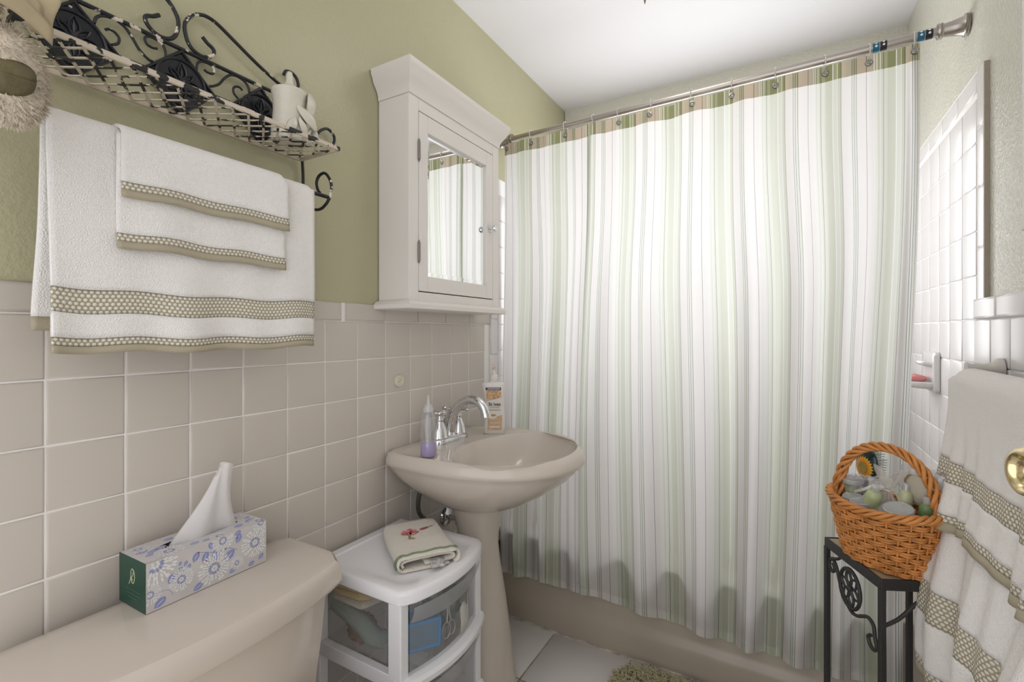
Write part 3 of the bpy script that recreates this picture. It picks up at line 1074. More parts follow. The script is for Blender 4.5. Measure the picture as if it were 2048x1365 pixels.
b = MB()
b.grid(lambda u, v: lface(lerp(-0.026, 0.027, u), lerp(0.118 + 0.012 * u, 0.160, v)), 14, 12)
b.build('label_upper', OAT, lot, label='oat flake picture on the upper label')
MB().grid(lambda u, v: lface(lerp(-0.027, 0.028, u), lerp(0.157, 0.166, v), 0.0006), 14, 3).build('label_banner', NAVY, lot, label='navy banner across the top of the label')
MB().grid(lambda u, v: lface(lerp(-0.025, 0.026, u), lerp(0.014, 0.058 + 0.010 * u, v)), 14, 12).build('label_lower', TAN2, lot, label='tan lower label with a bowl picture')
b = MB()
for ww, zz, rx_, rz_, m_ in ((-0.008, 0.064, 0.016, 0.009, 0), (-0.006, 0.068, 0.011, 0.0045, 1)):
    b.add([lface(ww + rx_ * math.cos(a), zz + rz_ * math.sin(a) * (1.0 if math.sin(a) < 0 else 0.7), 0.0008 + 0.0002 * m_) for a in [i * math.pi / 10 for i in range(20)]], [tuple(range(20))], m_)
b.build('bowl_picture', [mat('bowl_print', (0.80, 0.74, 0.64), 0.4), mat('honey_print', (0.50, 0.25, 0.08), 0.4)], lot, smooth=False)
INK = mat('black_print', (0.02, 0.02, 0.025), 0.5)
BROWNP = mat('brown_print', (0.40, 0.20, 0.14), 0.5)
WPR = mat('white_print', (0.85, 0.83, 0.80), 0.5)


def ltext(body, size, w, z, m, bold=0.0, sp=1.0):
    text_obj(body, size, frame_mtx(lface(w, z, 0.0010) + ley * 0.0008, lex, (0, 0, 1)), m, lot, 'lettering', bold, 'CENTER', sp)


ltext('St Ives', 0.0165, 0.001, 0.1065, INK, 0.00025)
ltext('SOOTHING', 0.0065, 0.001, 0.0955, BROWNP)


def lbars(w0, w1, z, h, m, name):
    q = MB()
    w = w0
    while w < w1:
        e = min(w + rnd.uniform(0.002, 0.006), w1)
        q.add([lface(w, z, 0.0009), lface(e, z, 0.0009), lface(e, z + h, 0.0009), lface(w, z + h, 0.0009)], [(0, 1, 2, 3)])
        w = e + 0.0009
    q.build(name, m, lot, smooth=False)


lbars(-0.021, 0.022, 0.0845, 0.0026, BROWNP, 'small_print')
lbars(-0.020, 0.024, 0.1600, 0.0030, WPR, 'banner_print')
lbars(-0.018, 0.020, 0.0400, 0.0016, WPR, 'small_print')
lbars(-0.018, 0.020, 0.0240, 0.0050, WPR, 'small_print')
# ================================================================== MEDICINE CABINET
mc = thing('medicine_cabinet', 'white wooden medicine cabinet with mirrored door above the sink', 'cabinet', (0.06, 1.27, 1.265))
CY0, CY1, CXF, CZ0, CZ1 = 1.029, 1.517, 0.120, 1.272, 1.868
b = MB()
b.box(0, CXF - 0.001, CY0, CY0 + 0.016, CZ0, CZ1).box(0, CXF - 0.001, CY1 - 0.016, CY1, CZ0, CZ1).box(0.001, 0.008, CY0 + 0.014, CY1 - 0.014, CZ0 + 0.001, CZ1 - 0.001)
b.box(0.006, CXF - 0.021, CY0 + 0.014, CY1 - 0.014, CZ0 + 0.001, CZ0 + 0.012).box(0.006, CXF - 0.021, CY0 + 0.014, CY1 - 0.014, CZ1 - 0.012, CZ1 - 0.001)
b.build('carcass', CABW, mc, smooth=False, bevel=0.0015)
b = MB()
FW = 0.040
b.box(CXF - 0.018, CXF, CY0 - 0.001, CY0 + FW, CZ0, CZ1)
b.build('face_stile', CABW, mc, smooth=False, bevel=0.0012)
MB().box(CXF - 0.018, CXF, CY1 - FW, CY1 + 0.001, CZ0, CZ1).build('face_stile', CABW, mc, smooth=False, bevel=0.0012)
MB().box(CXF - 0.018, CXF - 0.0003, CY0 + FW + 0.0006, CY1 - FW - 0.0006, CZ1 - 0.036, CZ1).build('face_rail', CABW, mc, smooth=False, bevel=0.0012)
MB().box(CXF - 0.018, CXF - 0.0003, CY0 + FW + 0.0006, CY1 - FW - 0.0006, CZ0, CZ0 + 0.026).build('face_rail', CABW, mc, smooth=False, bevel=0.0012)
# crown: mitred profile round three sides
crp = [(0.0, 0.0), (0.003, 0.0), (0.004, 0.014), (0.009, 0.026), (0.016, 0.037), (0.022, 0.045), (0.026, 0.058), (0.030, 0.066), (0.032, 0.070), (0.032, 0.084), (0.0, 0.084)]
b = MB()
rg = []
for o_, h_ in crp:
    rg.append([(0.001, CY0 - o_, CZ1 + h_), (CXF + o_, CY0 - o_, CZ1 + h_), (CXF + o_, CY1 + o_, CZ1 + h_), (0.001, CY1 + o_, CZ1 + h_)])
b.rings(rg)
b.build('crown_moulding', CABW, mc, angle=30)
b = MB()
b.rings([[(0.001, CY0 - o_, z), (CXF + o_, CY0 - o_, z), (CXF + o_, CY1 + o_, z), (0.001, CY1 + o_, z)] for o_, z in
         ((0.0, CZ0 - 0.027), (0.014, CZ0 - 0.027), (0.021, CZ0 - 0.024), (0.022, CZ0 - 0.012), (0.017, CZ0 - 0.008), (0.014, CZ0 - 0.004), (0.004, CZ0 + 0.0), (0.0, CZ0 + 0.001))])
b.build('base_sill', CABW, mc, angle=30)
# door
DY0, DY1, DZ0, DZ1 = CY0 + FW + 0.002, CY1 - FW - 0.002, CZ0 + 0.029, CZ1 - 0.039
SW = 0.040
b = MB()
door = MB().box(CXF - 0.020, CXF - 0.0196, DY0, DY1, DZ0, DZ1).build('door', GAP, mc, smooth=False)
for nm, bx_ in (('door_stile', (DY0, DY0 + SW, DZ0, DZ1)), ('door_stile', (DY1 - SW, DY1, DZ0, DZ1)), ('door_rail', (DY0 + SW + .0006, DY1 - SW - .0006, DZ0, DZ0 + 0.046)), ('door_rail', (DY0 + SW + .0006, DY1 - SW - .0006, DZ1 - 0.050, DZ1))):
    MB().box(CXF - 0.019, CXF + 0.0005, bx_[0], bx_[1], bx_[2], bx_[3]).build(nm, CABW, door, smooth=False, bevel=0.0012)
my0, my1, mz0, mz1 = DY0 + SW - 0.002, DY1 - SW + 0.002, DZ0 + 0.044, DZ1 - 0.048
xm = CXF - 0.0085
bv = 0.016
b = MB()
o4 = [(xm, my0, mz0), (xm, my1, mz0), (xm, my1, mz1), (xm, my0, mz1)]
i4 = [(xm + 0.0014, my0 + bv, mz0 + bv), (xm + 0.0014, my1 - bv, mz0 + bv), (xm + 0.0014, my1 - bv, mz1 - bv), (xm + 0.0014, my0 + bv, mz1 - bv)]
b.add(o4 + i4, [(0, 1, 5, 4), (1, 2, 6, 5), (2, 3, 7, 6), (3, 0, 4, 7), (4, 5, 6, 7)])
b.build('mirror', MIRROR, door, smooth=False, label='bevelled mirror glass in the cabinet door')
for zc in (DZ1 - 0.115, DZ0 + 0.115):
    b = MB()
    b.tube([(CXF + 0.0025, DY0 - 0.002, zc - 0.027), (CXF + 0.0025, DY0 - 0.002, zc + 0.027)], 0.0042, 10)
    for q in (-0.03, 0.03):
        b.ball((CXF + 0.0025, DY0 - 0.002, zc + q), 0.003, 0.003, 0.004, 8, 6)
    b.build('hinge', mat('aged_steel', (0.25, 0.23, 0.21), 0.4, 0.9), door)
kz = 1.556
ky = DY1 - 0.018
b = MB()
b.prism([(ky + q * (0.0115 if i % 2 else 0.0155) * 1.0, kz + p * (0.0155 if i % 2 == 0 else 0.0115)) for i, (q, p) in enumerate([(math.sin(2 * math.pi * j / 16), math.cos(2 * math.pi * j / 16)) for j in range(16)])],
        lambda y, z: (CXF + 0.0005, y, z), lambda y, z: (CXF + 0.004, y, z))
kn = b.build('knob_rosette', CHROME, door, bevel=0.001)
MB().lathe([(0.006, 0.003), (0.0055, 0.012), (0.010, 0.017), (0.0125, 0.022), (0.011, 0.027), (0.004, 0.029), (0.0005, 0.0295)], (CXF, ky, kz), 12, 0, 'x').build('knob', CHROME, kn, angle=20)

# ================================================================== IRON WALL SHELF
SH = thing('wall_shelf', 'black wrought iron wall shelf with towel bar and chipped paint', 'wall shelf', (0.012, 0.489, 1.61))
SYC = 0.489
XW = 0.012


def side(pts, mir):
    return [(XW, SYC + (p[0] - SYC) * (-1 if mir else 1), p[1]) for p in pts]


bigS = [(0.5278, 1.789), (0.538, 1.7808), (0.5467, 1.7765), (0.5512, 1.7705), (0.5478, 1.7606), (0.538, 1.7521), (0.5252, 1.7485), (0.5095, 1.7533), (0.5003, 1.7643), (0.4958, 1.7792),
        (0.4946, 1.7918), (0.4973, 1.8046), (0.5075, 1.8203), (0.5199, 1.8303), (0.5359, 1.8356), (0.5578, 1.832), (0.5949, 1.8144), (0.64, 1.7925), (0.6832, 1.7748), (0.715, 1.766), (0.738, 1.770), (0.750, 1.786), (0.7447, 1.8045), (0.7308, 1.8111), (0.7171, 1.8082), (0.711, 1.797)]
curlA = [(0.5313, 1.7229), (0.5381, 1.7204), (0.5478, 1.7221), (0.5515, 1.7306), (0.5464, 1.7379), (0.5354, 1.7393), (0.5232, 1.7354), (0.5179, 1.7265), (0.5166, 1.7116)]
Sb = [(0.538, 1.694), (0.5464, 1.6952), (0.5605, 1.7059), (0.572, 1.7231), (0.5838, 1.736), (0.5988, 1.7406), (0.6142, 1.7375), (0.6237, 1.7294), (0.6269, 1.7173)]
curlB = [(0.6111, 1.7149), (0.6050, 1.7190), (0.5975, 1.7175), (0.5913, 1.7107), (0.5928, 1.7003), (0.6019, 1.6926)]
endc = [(0.700, 1.745), (0.730, 1.738), (0.755, 1.715), (0.765, 1.690), (0.7747, 1.6705), (0.7927, 1.6705), (0.8124, 1.6985), (0.8350, 1.7130), (0.8536, 1.7058), (0.8583, 1.6938), (0.8536, 1.6785), (0.842, 1.672)]
for mir in (False, True):
    for nm, p, r in (('large_scroll', bigS, 0.0038), ('small_scroll', curlA, 0.0024), ('curved_brace', Sb, 0.0026), ('small_scroll', curlB, 0.0024)):
        MB().tube(cat_path(side(p, mir), 6), r, 8).build(nm, IRON, SH, angle=60)
    MB().tube(cat_path(side(endc[4:], mir), 6), 0.0036, 8).build('end_scroll', IRON, SH, angle=60)
for nm, z, y0, y1, r in (('upper_rail', 1.743, 0.29, 0.69, 0.0042), ('middle_rail', 1.677, 0.225, 0.755, 0.0036)):
    MB().tube([(XW, lerp(y0, y1, i / 12), z) for i in range(13)], r, 8).build(nm, IRON, SH, angle=60)
# medallions: diamond plates with raised ring and flower
for k in (-1, 0, 1):
    yc, zc, hd = SYC + 0.165 * k, 1.677, 0.0665
    b = MB()
    oc = [(0, hd), (hd, 0), (0, -hd), (-hd, 0)]
    b.rings([[(0.005, yc + p, zc + q) for p, q in oc], [(0.012, yc + p, zc + q) for p, q in oc], [(0.015, yc + p * .97, zc + q * .97) for p, q in oc], [(0.015, yc + p * .9, zc + q * .9) for p, q in oc], [(0.011, yc + p * .86, zc + q * .86) for p, q in oc]])
    pl = b.build('medallion', IRONB, SH, angle=30, label='black diamond plate embossed with a flower')
    b = MB()
    b.tube([(0.0125, yc + 0.0445 * math.cos(a), zc + 0.0445 * math.sin(a)) for a in [i * math.pi / 20 for i in range(40)]], 0.0028, 6, loop=True)
    b.build('raised_ring', IRONB, pl)
    b = MB()
    for i in range(8):
        a = i * math.pi / 4 + math.pi / 8 * 0
        big = i % 2 == 0
        L = 0.038 if big else 0.030
        for s_ in (-1, 1):
            pts = []
            for t in (0.08, 0.35, 0.65, 0.9, 1.0):
                off = (0.0075 if big else 0.005) * math.sin(math.pi * min(t, 0.98)) * s_
                pts.append((0.0125 + 0.001 * math.sin(t * 3), yc + L * t * math.cos(a) - off * math.sin(a), zc + L * t * math.sin(a) + off * math.cos(a)))
            b.tube(cat_path(pts, 3), 0.0016, 5)
        if big:
            b.tube([(0.0125, yc + L * t * math.cos(a), zc + L * t * math.sin(a)) for t in (0.1, 0.5, 0.8)], [0.001, 0.0028, 0.001], 6)
    b.ball((0.013, yc, zc), 0.003, 0.006, 0.006, 10, 6)
    b.build('flower_relief', IRONB, pl)
# flat lattice shelf
SX0, SX1, SZ, SYA, SYB = 0.010, 0.148, 1.607, 0.219, 0.759
for nm, p0, p1, m_ in (('front_rail', (SX1, SYA, SZ + 0.002), (SX1, SYB + 0.002, SZ + 0.002), IRONC), ('back_rail', (SX0, SYA, SZ), (SX0, SYB, SZ), mat('worn_tan_iron', (0.50, 0.42, 0.32), 0.5, var=0.2, vscale=30)),
                       ('end_rail', (SX0, SYA, SZ), (SX1, SYA, SZ), IRONC), ('end_rail', (SX0, SYB, SZ), (SX1, SYB, SZ), MATS['worn_tan_iron'])):
    n_ = 20 if 'end' not in nm else 6
    pts = [Vector(p0).lerp(Vector(p1), i / n_) for i in range(n_ + 1)]
    b = MB()
    if 'end' in nm:
        y = p0[1]
        b.box(SX0, SX1, y - 0.0025, y + 0.0025, SZ - 0.003, SZ + 0.006)
    else:
        x = p0[0]
        b.box(x - 0.003, x + 0.003, SYA - 0.002, SYB + 0.002, SZ - 0.003, SZ + 0.006)
    b.build(nm, m_, SH, bevel=0.001)
sp_ = 0.0315
for d in (1, -1):
    i = -8
    while True:
        y = SYA + i * sp_
        if y > SYB + 0.16:
            break
        # line: y + d*t, x = SX0 + t
        t0, t1 = 0.0, SX1 - SX0
        ya, yb = (y, y + 0.62 * d * t1)
        # clip to [SYA,SYB]
        pts = []
        lo, hi = 0.0, 1.0
        dy = yb - ya
        for lim, sg in ((SYA, 1), (SYB, -1)):
            if abs(dy) > 1e-9:
                t = (lim - ya) / dy
                if sg * dy > 0:
                    lo = max(lo, t)
                else:
                    hi = min(hi, t)
        if hi - lo > 0.08:
            A = Vector((lerp(SX0, SX1, lo), lerp(ya, yb, lo), SZ + 0.0008 * d + 0.001))
            B = Vector((lerp(SX0, SX1, hi), lerp(ya, yb, hi), SZ + 0.0008 * d + 0.001))
            q = (B - A).normalized()
            n3 = Vector((-q.y, q.x, 0)) * 0.0023
            u3 = Vector((0, 0, 0.0008))
            b = MB()
            m_ = 6
            b.rings([[A.lerp(B, j / m_) + n3 - u3, A.lerp(B, j / m_) - n3 - u3, A.lerp(B, j / m_) - n3 + u3, A.lerp(B, j / m_) + n3 + u3] for j in range(m_ + 1)])
            b.build('lattice_strip', IRONC, SH, smooth=False)
        i += 1
# brackets and towel bar
brk = [(0.0536, 1.4802), (0.0763, 1.4785), (0.0949, 1.4872), (0.1065, 1.4989), (0.1123, 1.5105), (0.1150, 1.5257), (0.1114, 1.5413), (0.0986, 1.5581), (0.0857, 1.5640), (0.0688, 1.5585), (0.0613, 1.5447), (0.0651, 1.5287), (0.0726, 1.5188)]
for y in (0.765, 0.213):
    pts = [(0.010, y - 0.002, 1.606), (0.010, y, 1.57), (0.011, y, 1.52), (0.022, y, 1.492)] + [(p[0], y, p[1]) for p in brk]
    MB().tube(cat_path(pts, 5), 0.0036, 8).build('scroll_bracket', IRON, SH, angle=60)
BX, BZ = 0.093, 1.507
MB().tube([(BX, lerp(0.205, 0.772, i / 16), BZ) for i in range(17)], 0.0048, 10).build('towel_bar', IRON, SH, angle=60)

# ================================================================== CANDLE JAR ON THE SHELF
cj = thing('candle_jar', 'cream ceramic jar with leaf relief and tapered finial on the shelf', 'jar', (0.076, 0.683, 1.612))
jc = (0.076, 0.682, 1.6105)
MB().lathe([(0.001, 0), (0.037, 0.0), (0.0395, 0.004), (0.0390, 0.02), (0.0365, 0.045), (0.0345, 0.065), (0.0352, 0.088), (0.0375, 0.106), (0.0385, 0.110), (0.0385, 0.114), (0.0365, 0.115)], jc, 36).build('jar_body', CREAMC, cj, angle=50)
b = MB()
b.lathe([(0.0362, 0.112), (0.035, 0.1155), (0.026, 0.120), (0.015, 0.127), (0.0095, 0.134), (0.0075, 0.142), (0.0072, 0.152), (0.0055, 0.160), (0.001, 0.163)], jc, 28)
b.build('lid', CREAMC, cj, angle=60)


def leaf3(c, n, up, L, W, cup, name):
    c, n, up = Vector(c), Vector(n).normalized(), Vector(up).normalized()
    sd = up.cross(n).normalized()
    b = MB()

    def f(u, v):
        a = u * 2 - 1
        w = W * (math.sin(math.pi * min(v * 0.93 + 0.05, 1)) ** 0.8)
        return c + up * (v - 0.5) * L + sd * a * w + n * (cup * (1 - a * a) * math.sin(math.pi * v) + 0.003 * math.sin(v * 4) + 0.002 * (1 - abs(a)) ** 2)
    b.grid(f, 8, 12)
    return b.build(name, CREAMC, cj, solid=0.003, angle=80)


V = Vector
leaf3((jc[0] + 0.026, jc[1] + 0.033, jc[2] + 0.092), (0.7, 0.55, 0.2), (-0.25, 0.25, 1), 0.072, 0.021, 0.008, 'leaf')
leaf3((jc[0] + 0.037, jc[1] + 0.017, jc[2] + 0.055), (0.9, 0.3, 0.1), (-0.1, -0.65, 0.7), 0.064, 0.018, 0.008, 'leaf')
leaf3((jc[0] + 0.038, jc[1] + 0.006, jc[2] + 0.028), (0.9, 0.1, 0.1), (0.1, -0.4, 0.9), 0.045, 0.010, 0.004, 'leaf')
leaf3((jc[0] + 0.034, jc[1] - 0.018, jc[2] + 0.026), (0.85, -0.5, 0.1), (0.1, 0.35, 0.9), 0.045, 0.010, 0.004, 'leaf')
MB().tube(cat_path([(jc[0] + 0.030, jc[1] + 0.038, jc[2] + 0.070), (jc[0] + 0.034, jc[1] + 0.032, jc[2] + 0.040), (jc[0] + 0.040, jc[1] + 0.016, jc[2] + 0.015), (jc[0] + 0.041, jc[1] + 0.006, jc[2] + 0.004)], 5), [0.0035] * 16, 8).build('stem', CREAMC, cj)
MB().ball((jc[0] + 0.026, jc[1] + 0.046, jc[2] + 0.024), 0.008, 0.009, 0.018, 14, 10).build('bud', CREAMC, cj)

# ================================================================== PLUSH TOY FOOT AT THE SHELF END
PL = thing('plush_toy', 'cream plush toy foot with olive pad and tan ribbon at shelf end', 'plush toy', (0.14, 0.17, 1.615))
FUR = mat('cream_plush', (0.66, 0.57, 0.45), 0.95, bump=0.6, bscale=160, sheen=0.5, var=0.12, vscale=25)
PAD = mat('olive_pad', (0.13, 0.105, 0.05), 0.7, bump=0.3, bscale=70, var=0.2, vscale=40)
RIB = mat('tan_ribbon', (0.50, 0.41, 0.26), 0.35, var=0.15, vscale=20)
pc = Vector((0.202, 0.194, 1.506))
rot = Matrix.Rotation(R(12), 3, 'X') @ Matrix.Rotation(R(-10), 3, 'Z')
MB().ball(pc, 0.040, 0.041, 0.062, 28, 18, mtx=rot).build('foot', FUR, PL, angle=90)
MB().ball((0.175, 0.150, 1.605), 0.050, 0.048, 0.048, 24, 14).build('body', FUR, PL, angle=90)
pn = Vector((0.93, -0.33, -0.10)).normalized()
ps = Vector((0, 0, 1)).cross(pn).normalized()
pu = pn.cross(ps)
b = MB()
pa = pc + pn * 0.036 + pu * (-0.012)


def pad_f(u, v):
    a = u * 2 * math.pi
    c_, s_ = math.cos(a), math.sin(a)
    r = v / max((abs(c_) ** 3.5 + abs(s_) ** 3.5) ** (1 / 3.5), 1e-6)
    x, y = r * c_, r * s_
    if y < 0:
        x *= 1 - 0.18 * y * y
    return pa + ps * (x * 0.034) + pu * (y * 0.021) + pn * (0.010 - 0.012 * (x * x + y * y) + 0.0008 * math.sin(x * 9 + y * 4))


b.grid(pad_f, 32, 6)
b.build('foot_pad', PAD, PL, solid=0.004, angle=80, label='olive brown sole patch')
# fur tufts
b = MB()
for (c, rx, ry, rz, mt, cnt) in ((pc, 0.040, 0.041, 0.062, rot, 2600), (Vector((0.175, 0.150, 1.605)), 0.050, 0.048, 0.048, None, 1800)):
    for i in range(cnt):
        d = Vector((rnd.gauss(0, 1), rnd.gauss(0, 1), rnd.gauss(0, 1))).normalized()
        p = Vector((d.x * rx, d.y * ry, d.z * rz))
        nn_ = Vector((d.x / rx, d.y / ry, d.z / rz)).normalized()
        if mt:
            p, nn_ = mt @ p, mt @ nn_
        p = c + p
        if abs((p - pa).dot(pu)) < 0.018 and abs((p - pa).dot(ps)) < 0.031 and (p - pa).dot(pn) > -0.03:
            continue
        l = rnd.uniform(0.006, 0.012)
        t = (nn_ + Vector((rnd.uniform(-.5, .5), rnd.uniform(-.5, .5), rnd.uniform(-.9, .1)))).normalized()
        w = t.orthogonal().normalized() * 0.0009
        b.add([p + w, p - w, p + t * l], [(0, 1, 2)])
b.build('fur', FUR, PL, smooth=False, kind='stuff')
b = MB()
for off, z0, tilt in ((0.0, 1.578, 0.0), (0.012, 1.602, 0.3)):
    b.grid(lambda u, v: (0.225 + off * 0.5 + 0.022 * math.sin(u * math.pi) + 0.004 * v, lerp(0.120, 0.236 - off, u), z0 - 0.016 * u + 0.014 * math.sin(u * 3 + tilt) + (v - .5) * 0.030 * (1 - .3 * u)), 18, 4)
b.grid(lambda u, v: (0.215 + 0.018 * math.sin(v * 3), 0.218 + 0.022 * u + 0.004 * math.sin(v * 6), 1.640 - v * 0.075), 5, 16)
b.build('ribbon', RIB, PL, solid=0.0015, angle=80, label='tan satin ribbon bow')

# ================================================================== TOWELS ON THE SHELF BAR


def wav(y, z, amp, ph):
    return amp * (math.sin(y * 31 + ph) * 0.6 + math.sin(y * 57 + ph * 2.1 + z * 5) * 0.4)


def towel_parts(root, f, segs, ns, length_u, solid=0.006):
    """f(u,t) -> point, t in metres down the front; segs: (name, t0, t1, material, extra solid, label)"""
    for nm, t0, t1, m_, sd, lab in segs:
        nv = max(2, int((t1 - t0) / 0.008))
        b = MB()
        b.grid(lambda u, v: f(u, v), ns, nv, uvf=lambda u, v: (u * length_u + 0.001, v - t0 + 0.0064 * 20), v0=t0, v1=t1)
        o = b.build(nm, m_, root, solid=sd, angle=80, label=lab)


bt = thing('bath_towel', 'large white bath towel with wide dotted border on the iron shelf bar', 'towel', (0.09, 0.495, 1.15))
RB = 0.0085


def bath_f(u, t):
    # t<0: over the bar and down behind; t>=0 front
    y = lerp(0.264, 0.724, u)
    if t >= 0:
        z = BZ - t
        k = sstep(0, 0.3, t)
        x = BX + RB + 0.002 + 0.004 * k + wav(y, z, 0.0042 * k, 0.4) * (1 + 1.3 * sstep(0.2, 0.36, t))
        y = y + 0.008 * (0.5 - u) * sstep(0.0, 0.3, t) * (1 if u < 0.5 else 0.2) * (-1 if u < .5 else 1) * (-1)
        z -= (0.004 * math.sin(u * 3.1) + 0.0022 * math.sin(u * 19)) * k
        # top corners round off
        return (x, y, z)
    s_ = -t
    if s_ < math.pi * RB:
        a = s_ / RB
        sag = 0.008 * (sstep(0.96, 1.0, u))
        return (BX + RB * math.cos(a) + 0.002 * math.cos(a), y, BZ + (RB + 0.001) * math.sin(a) - sag)
    z = BZ - (s_ - math.pi * RB)
    return (BX - RB - 0.004 - 0.02 * sstep(0, .3, BZ - z), y - 0.006 * sstep(0.15, 0.35, BZ - z), z)


zf = lambda z: BZ - z
towel_parts(bt, bath_f, (
    ('towel_body', -0.33, zf(1.249), TERRY, 0.007, None),
    ('dotted_border', zf(1.249), zf(1.211), WOVEN, 0.004, 'tan dotted woven border'),
    ('lower_body', zf(1.211), zf(1.1728), TERRY, 0.007, None),
    ('dotted_trim', zf(1.1728), zf(1.160), WOVEN, 0.004, 'tan dotted trim'),
    ('hem', zf(1.160), zf(1.148), HEM, 0.005, 'tan satin hem'),
    ('back_hem', -0.352, -0.33, HEM, 0.005, 'tan satin hem')), 64, 0.46)
ht = thing('hand_towel', 'small white hand towel folded over the bath towel in two tiers', 'towel', (0.11, 0.5, 1.31))
RH = 0.020


def hand_f(lower):
    def f(u, t):
        y = lerp(0.350, 0.646, u) if not lower else lerp(0.346, 0.641, u)
        ex = 0.0 if lower else 0.007
        if t >= 0:
            z = BZ - 0.002 - t
            k = sstep(0, 0.12, t)
            x = BX + RH + 0.001 + ex + wav(y, z, 0.0034 * k, 1.3) + (0.005 * sstep(0.14, 0.19, t) if lower else 0.003 * sstep(0.05, 0.1, t))
            return (x, y, z - (0.004 * (u - .5) + 0.0018 * math.sin(u * 14 + 1)) * k)
        a = -t / RH
        sag = 0.010 * sstep(0.955, 1.0, u)
        return (BX + (RH + ex) * math.cos(a), y, BZ - 0.002 + (RH * 0.62 + ex * .5) * math.sin(a) - sag)
    return f


towel_parts(ht, hand_f(False), (('upper_tier', -0.062, zf(1.4268), TERRY, 0.006, None), ('dotted_trim', zf(1.4268), zf(1.414), WOVEN, 0.004, 'tan dotted trim'),
                                ('hem', zf(1.414), zf(1.402), HEM, 0.004, 'tan satin hem')), 48, 0.3)
towel_parts(ht, hand_f(True), (('lower_tier', 0.0, zf(1.3428), TERRY, 0.006, None), ('dotted_trim', zf(1.3428), zf(1.330), WOVEN, 0.004, 'tan dotted trim'),
                               ('hem', zf(1.330), zf(1.318), HEM, 0.004, 'tan satin hem')), 48, 0.3)

# ================================================================== DRAWER CART
CT = thing('drawer_cart', 'white plastic drawer cart with clear drawers beside the toilet', 'drawer cart', (0.17, 0.945, 0))
KX0, KX1, KY0, KY1 = 0.012, 0.322, 0.782, 1.110
KXB = 0.036      # bow of the front


def bowx(y, x=KX1, b_=KXB):
    t = (y - (KY0 + KY1) / 2) / ((KY1 - KY0) / 2)
    return x + b_ * (1 - t * t)


def cart_ring(d, z, n=14):
    pts = [(KX0 + d, KY0 + d), (KX1 - d - 0.012, KY0 + d), (KX1 - d, KY0 + d + 0.010)]
    for i in range(1, n):
        y = lerp(KY0 + d + 0.010, KY1 - d - 0.010, i / n)
        pts.append((bowx(y) - d, y))
    pts += [(KX1 - d, KY1 - d - 0.010), (KX1 - d - 0.012, KY1 - d), (KX0 + d, KY1 - d)]
    return [(x, y, z) for x, y in pts]


b = MB()
b.rings([cart_ring(0.004, 0.568), cart_ring(0.0, 0.572), cart_ring(0.0, 0.592), cart_ring(0.004, 0.598), cart_ring(0.008, 0.600), cart_ring(0.030, 0.600), cart_ring(0.034, 0.5965), cart_ring(0.06, 0.5965)])
b.build('top_panel', PWHITE, CT, angle=35)
for y0, y1 in ((KY0 + 0.004, KY0 + 0.030), (KY1 - 0.030, KY1 - 0.004)):
    for x0, x1 in ((KX0 + 0.004, KX0 + 0.034), (KX1 - 0.045, KX1 - 0.006)):
        MB().box(x0, x1, y0, y1, 0.0, 0.570).build('corner_post', PWHITE, CT, smooth=False, bevel=0.003)
FROST = mat_sheer('frosted_drawer_plastic', (0.80, 0.81, 0.82), 0.28, 0.25, 0.22)
for z in (0.372, 0.182, 0.02):
    for y0, y1 in ((KY0 + 0.004, KY0 + 0.024), (KY1 - 0.024, KY1 - 0.004)):
        MB().box(KX0 + 0.03, KX1 - 0.04, y0, y1, z, z + 0.034).build('side_rail', PWHITE, CT, smooth=False, bevel=0.002)
    b = MB()

    def rail_ring(d, zz, dd):
        pts = []
        n_ = 14
        for i in range(n_ + 1):
            y = lerp(KY0 + 0.002, KY1 - 0.002, i / n_)
            pts.append((bowx(y) + d, y, zz))
        for i in range(n_, -1, -1):
            y = lerp(KY0 + 0.002, KY1 - 0.002, i / n_)
            pts.append((bowx(y) - dd, y, zz))
        return pts
    b.rings([rail_ring(-0.004, z, 0.03), rail_ring(0.002, z + 0.006, 0.03), rail_ring(0.003, z + 0.018, 0.03), rail_ring(-0.002, z + 0.026, 0.03), rail_ring(-0.012, z + 0.028, 0.03)])
    b.build('front_rail', PWHITE, CT, angle=35)
for z0, z1 in ((0.402, 0.560), (0.214, 0.366)):
    b = MB()
    yA, yB = KY0 + 0.032, KY1 - 0.032
    b.grid(lambda u, v: (bowx(lerp(yA, yB, u)) - 0.018, lerp(yA, yB, u), lerp(z0, z1, v)), 14, 1)
    b.grid(lambda u, v: (lerp(KX0 + 0.03, KX1 - 0.012, u), yA, lerp(z0, z1 - 0.01, v)), 1, 1)
    b.grid(lambda u, v: (lerp(KX0 + 0.03, KX1 - 0.012, u), yB, lerp(z0, z1 - 0.01, v)), 1, 1)
    b.grid(lambda u, v: (lerp(KX0 + 0.03, KX1 - 0.012, u), lerp(yA, yB, v), z0), 1, 1)
    d_ = b.build('drawer', FROST, CT, angle=30, label='frosted clear plastic drawer')
    b = MB()
    b.grid(lambda u, v: (bowx(lerp(yA, yB, u)) - 0.016 + 0.012 * math.sin(v * math.pi * .5), lerp(yA, yB, u), z1 - 0.052 + 0.050 * v + 0.012 * (2 * u - 1) ** 2 * (1 - v)), 14, 5)
    b.build('finger_pull', mat_sheer('milky_drawer_lip', (0.74, 0.74, 0.74), 0.55, 0.3, 0.12), d_, angle=60)
# contents of the top drawer
cy_ = KY0 + 0.05


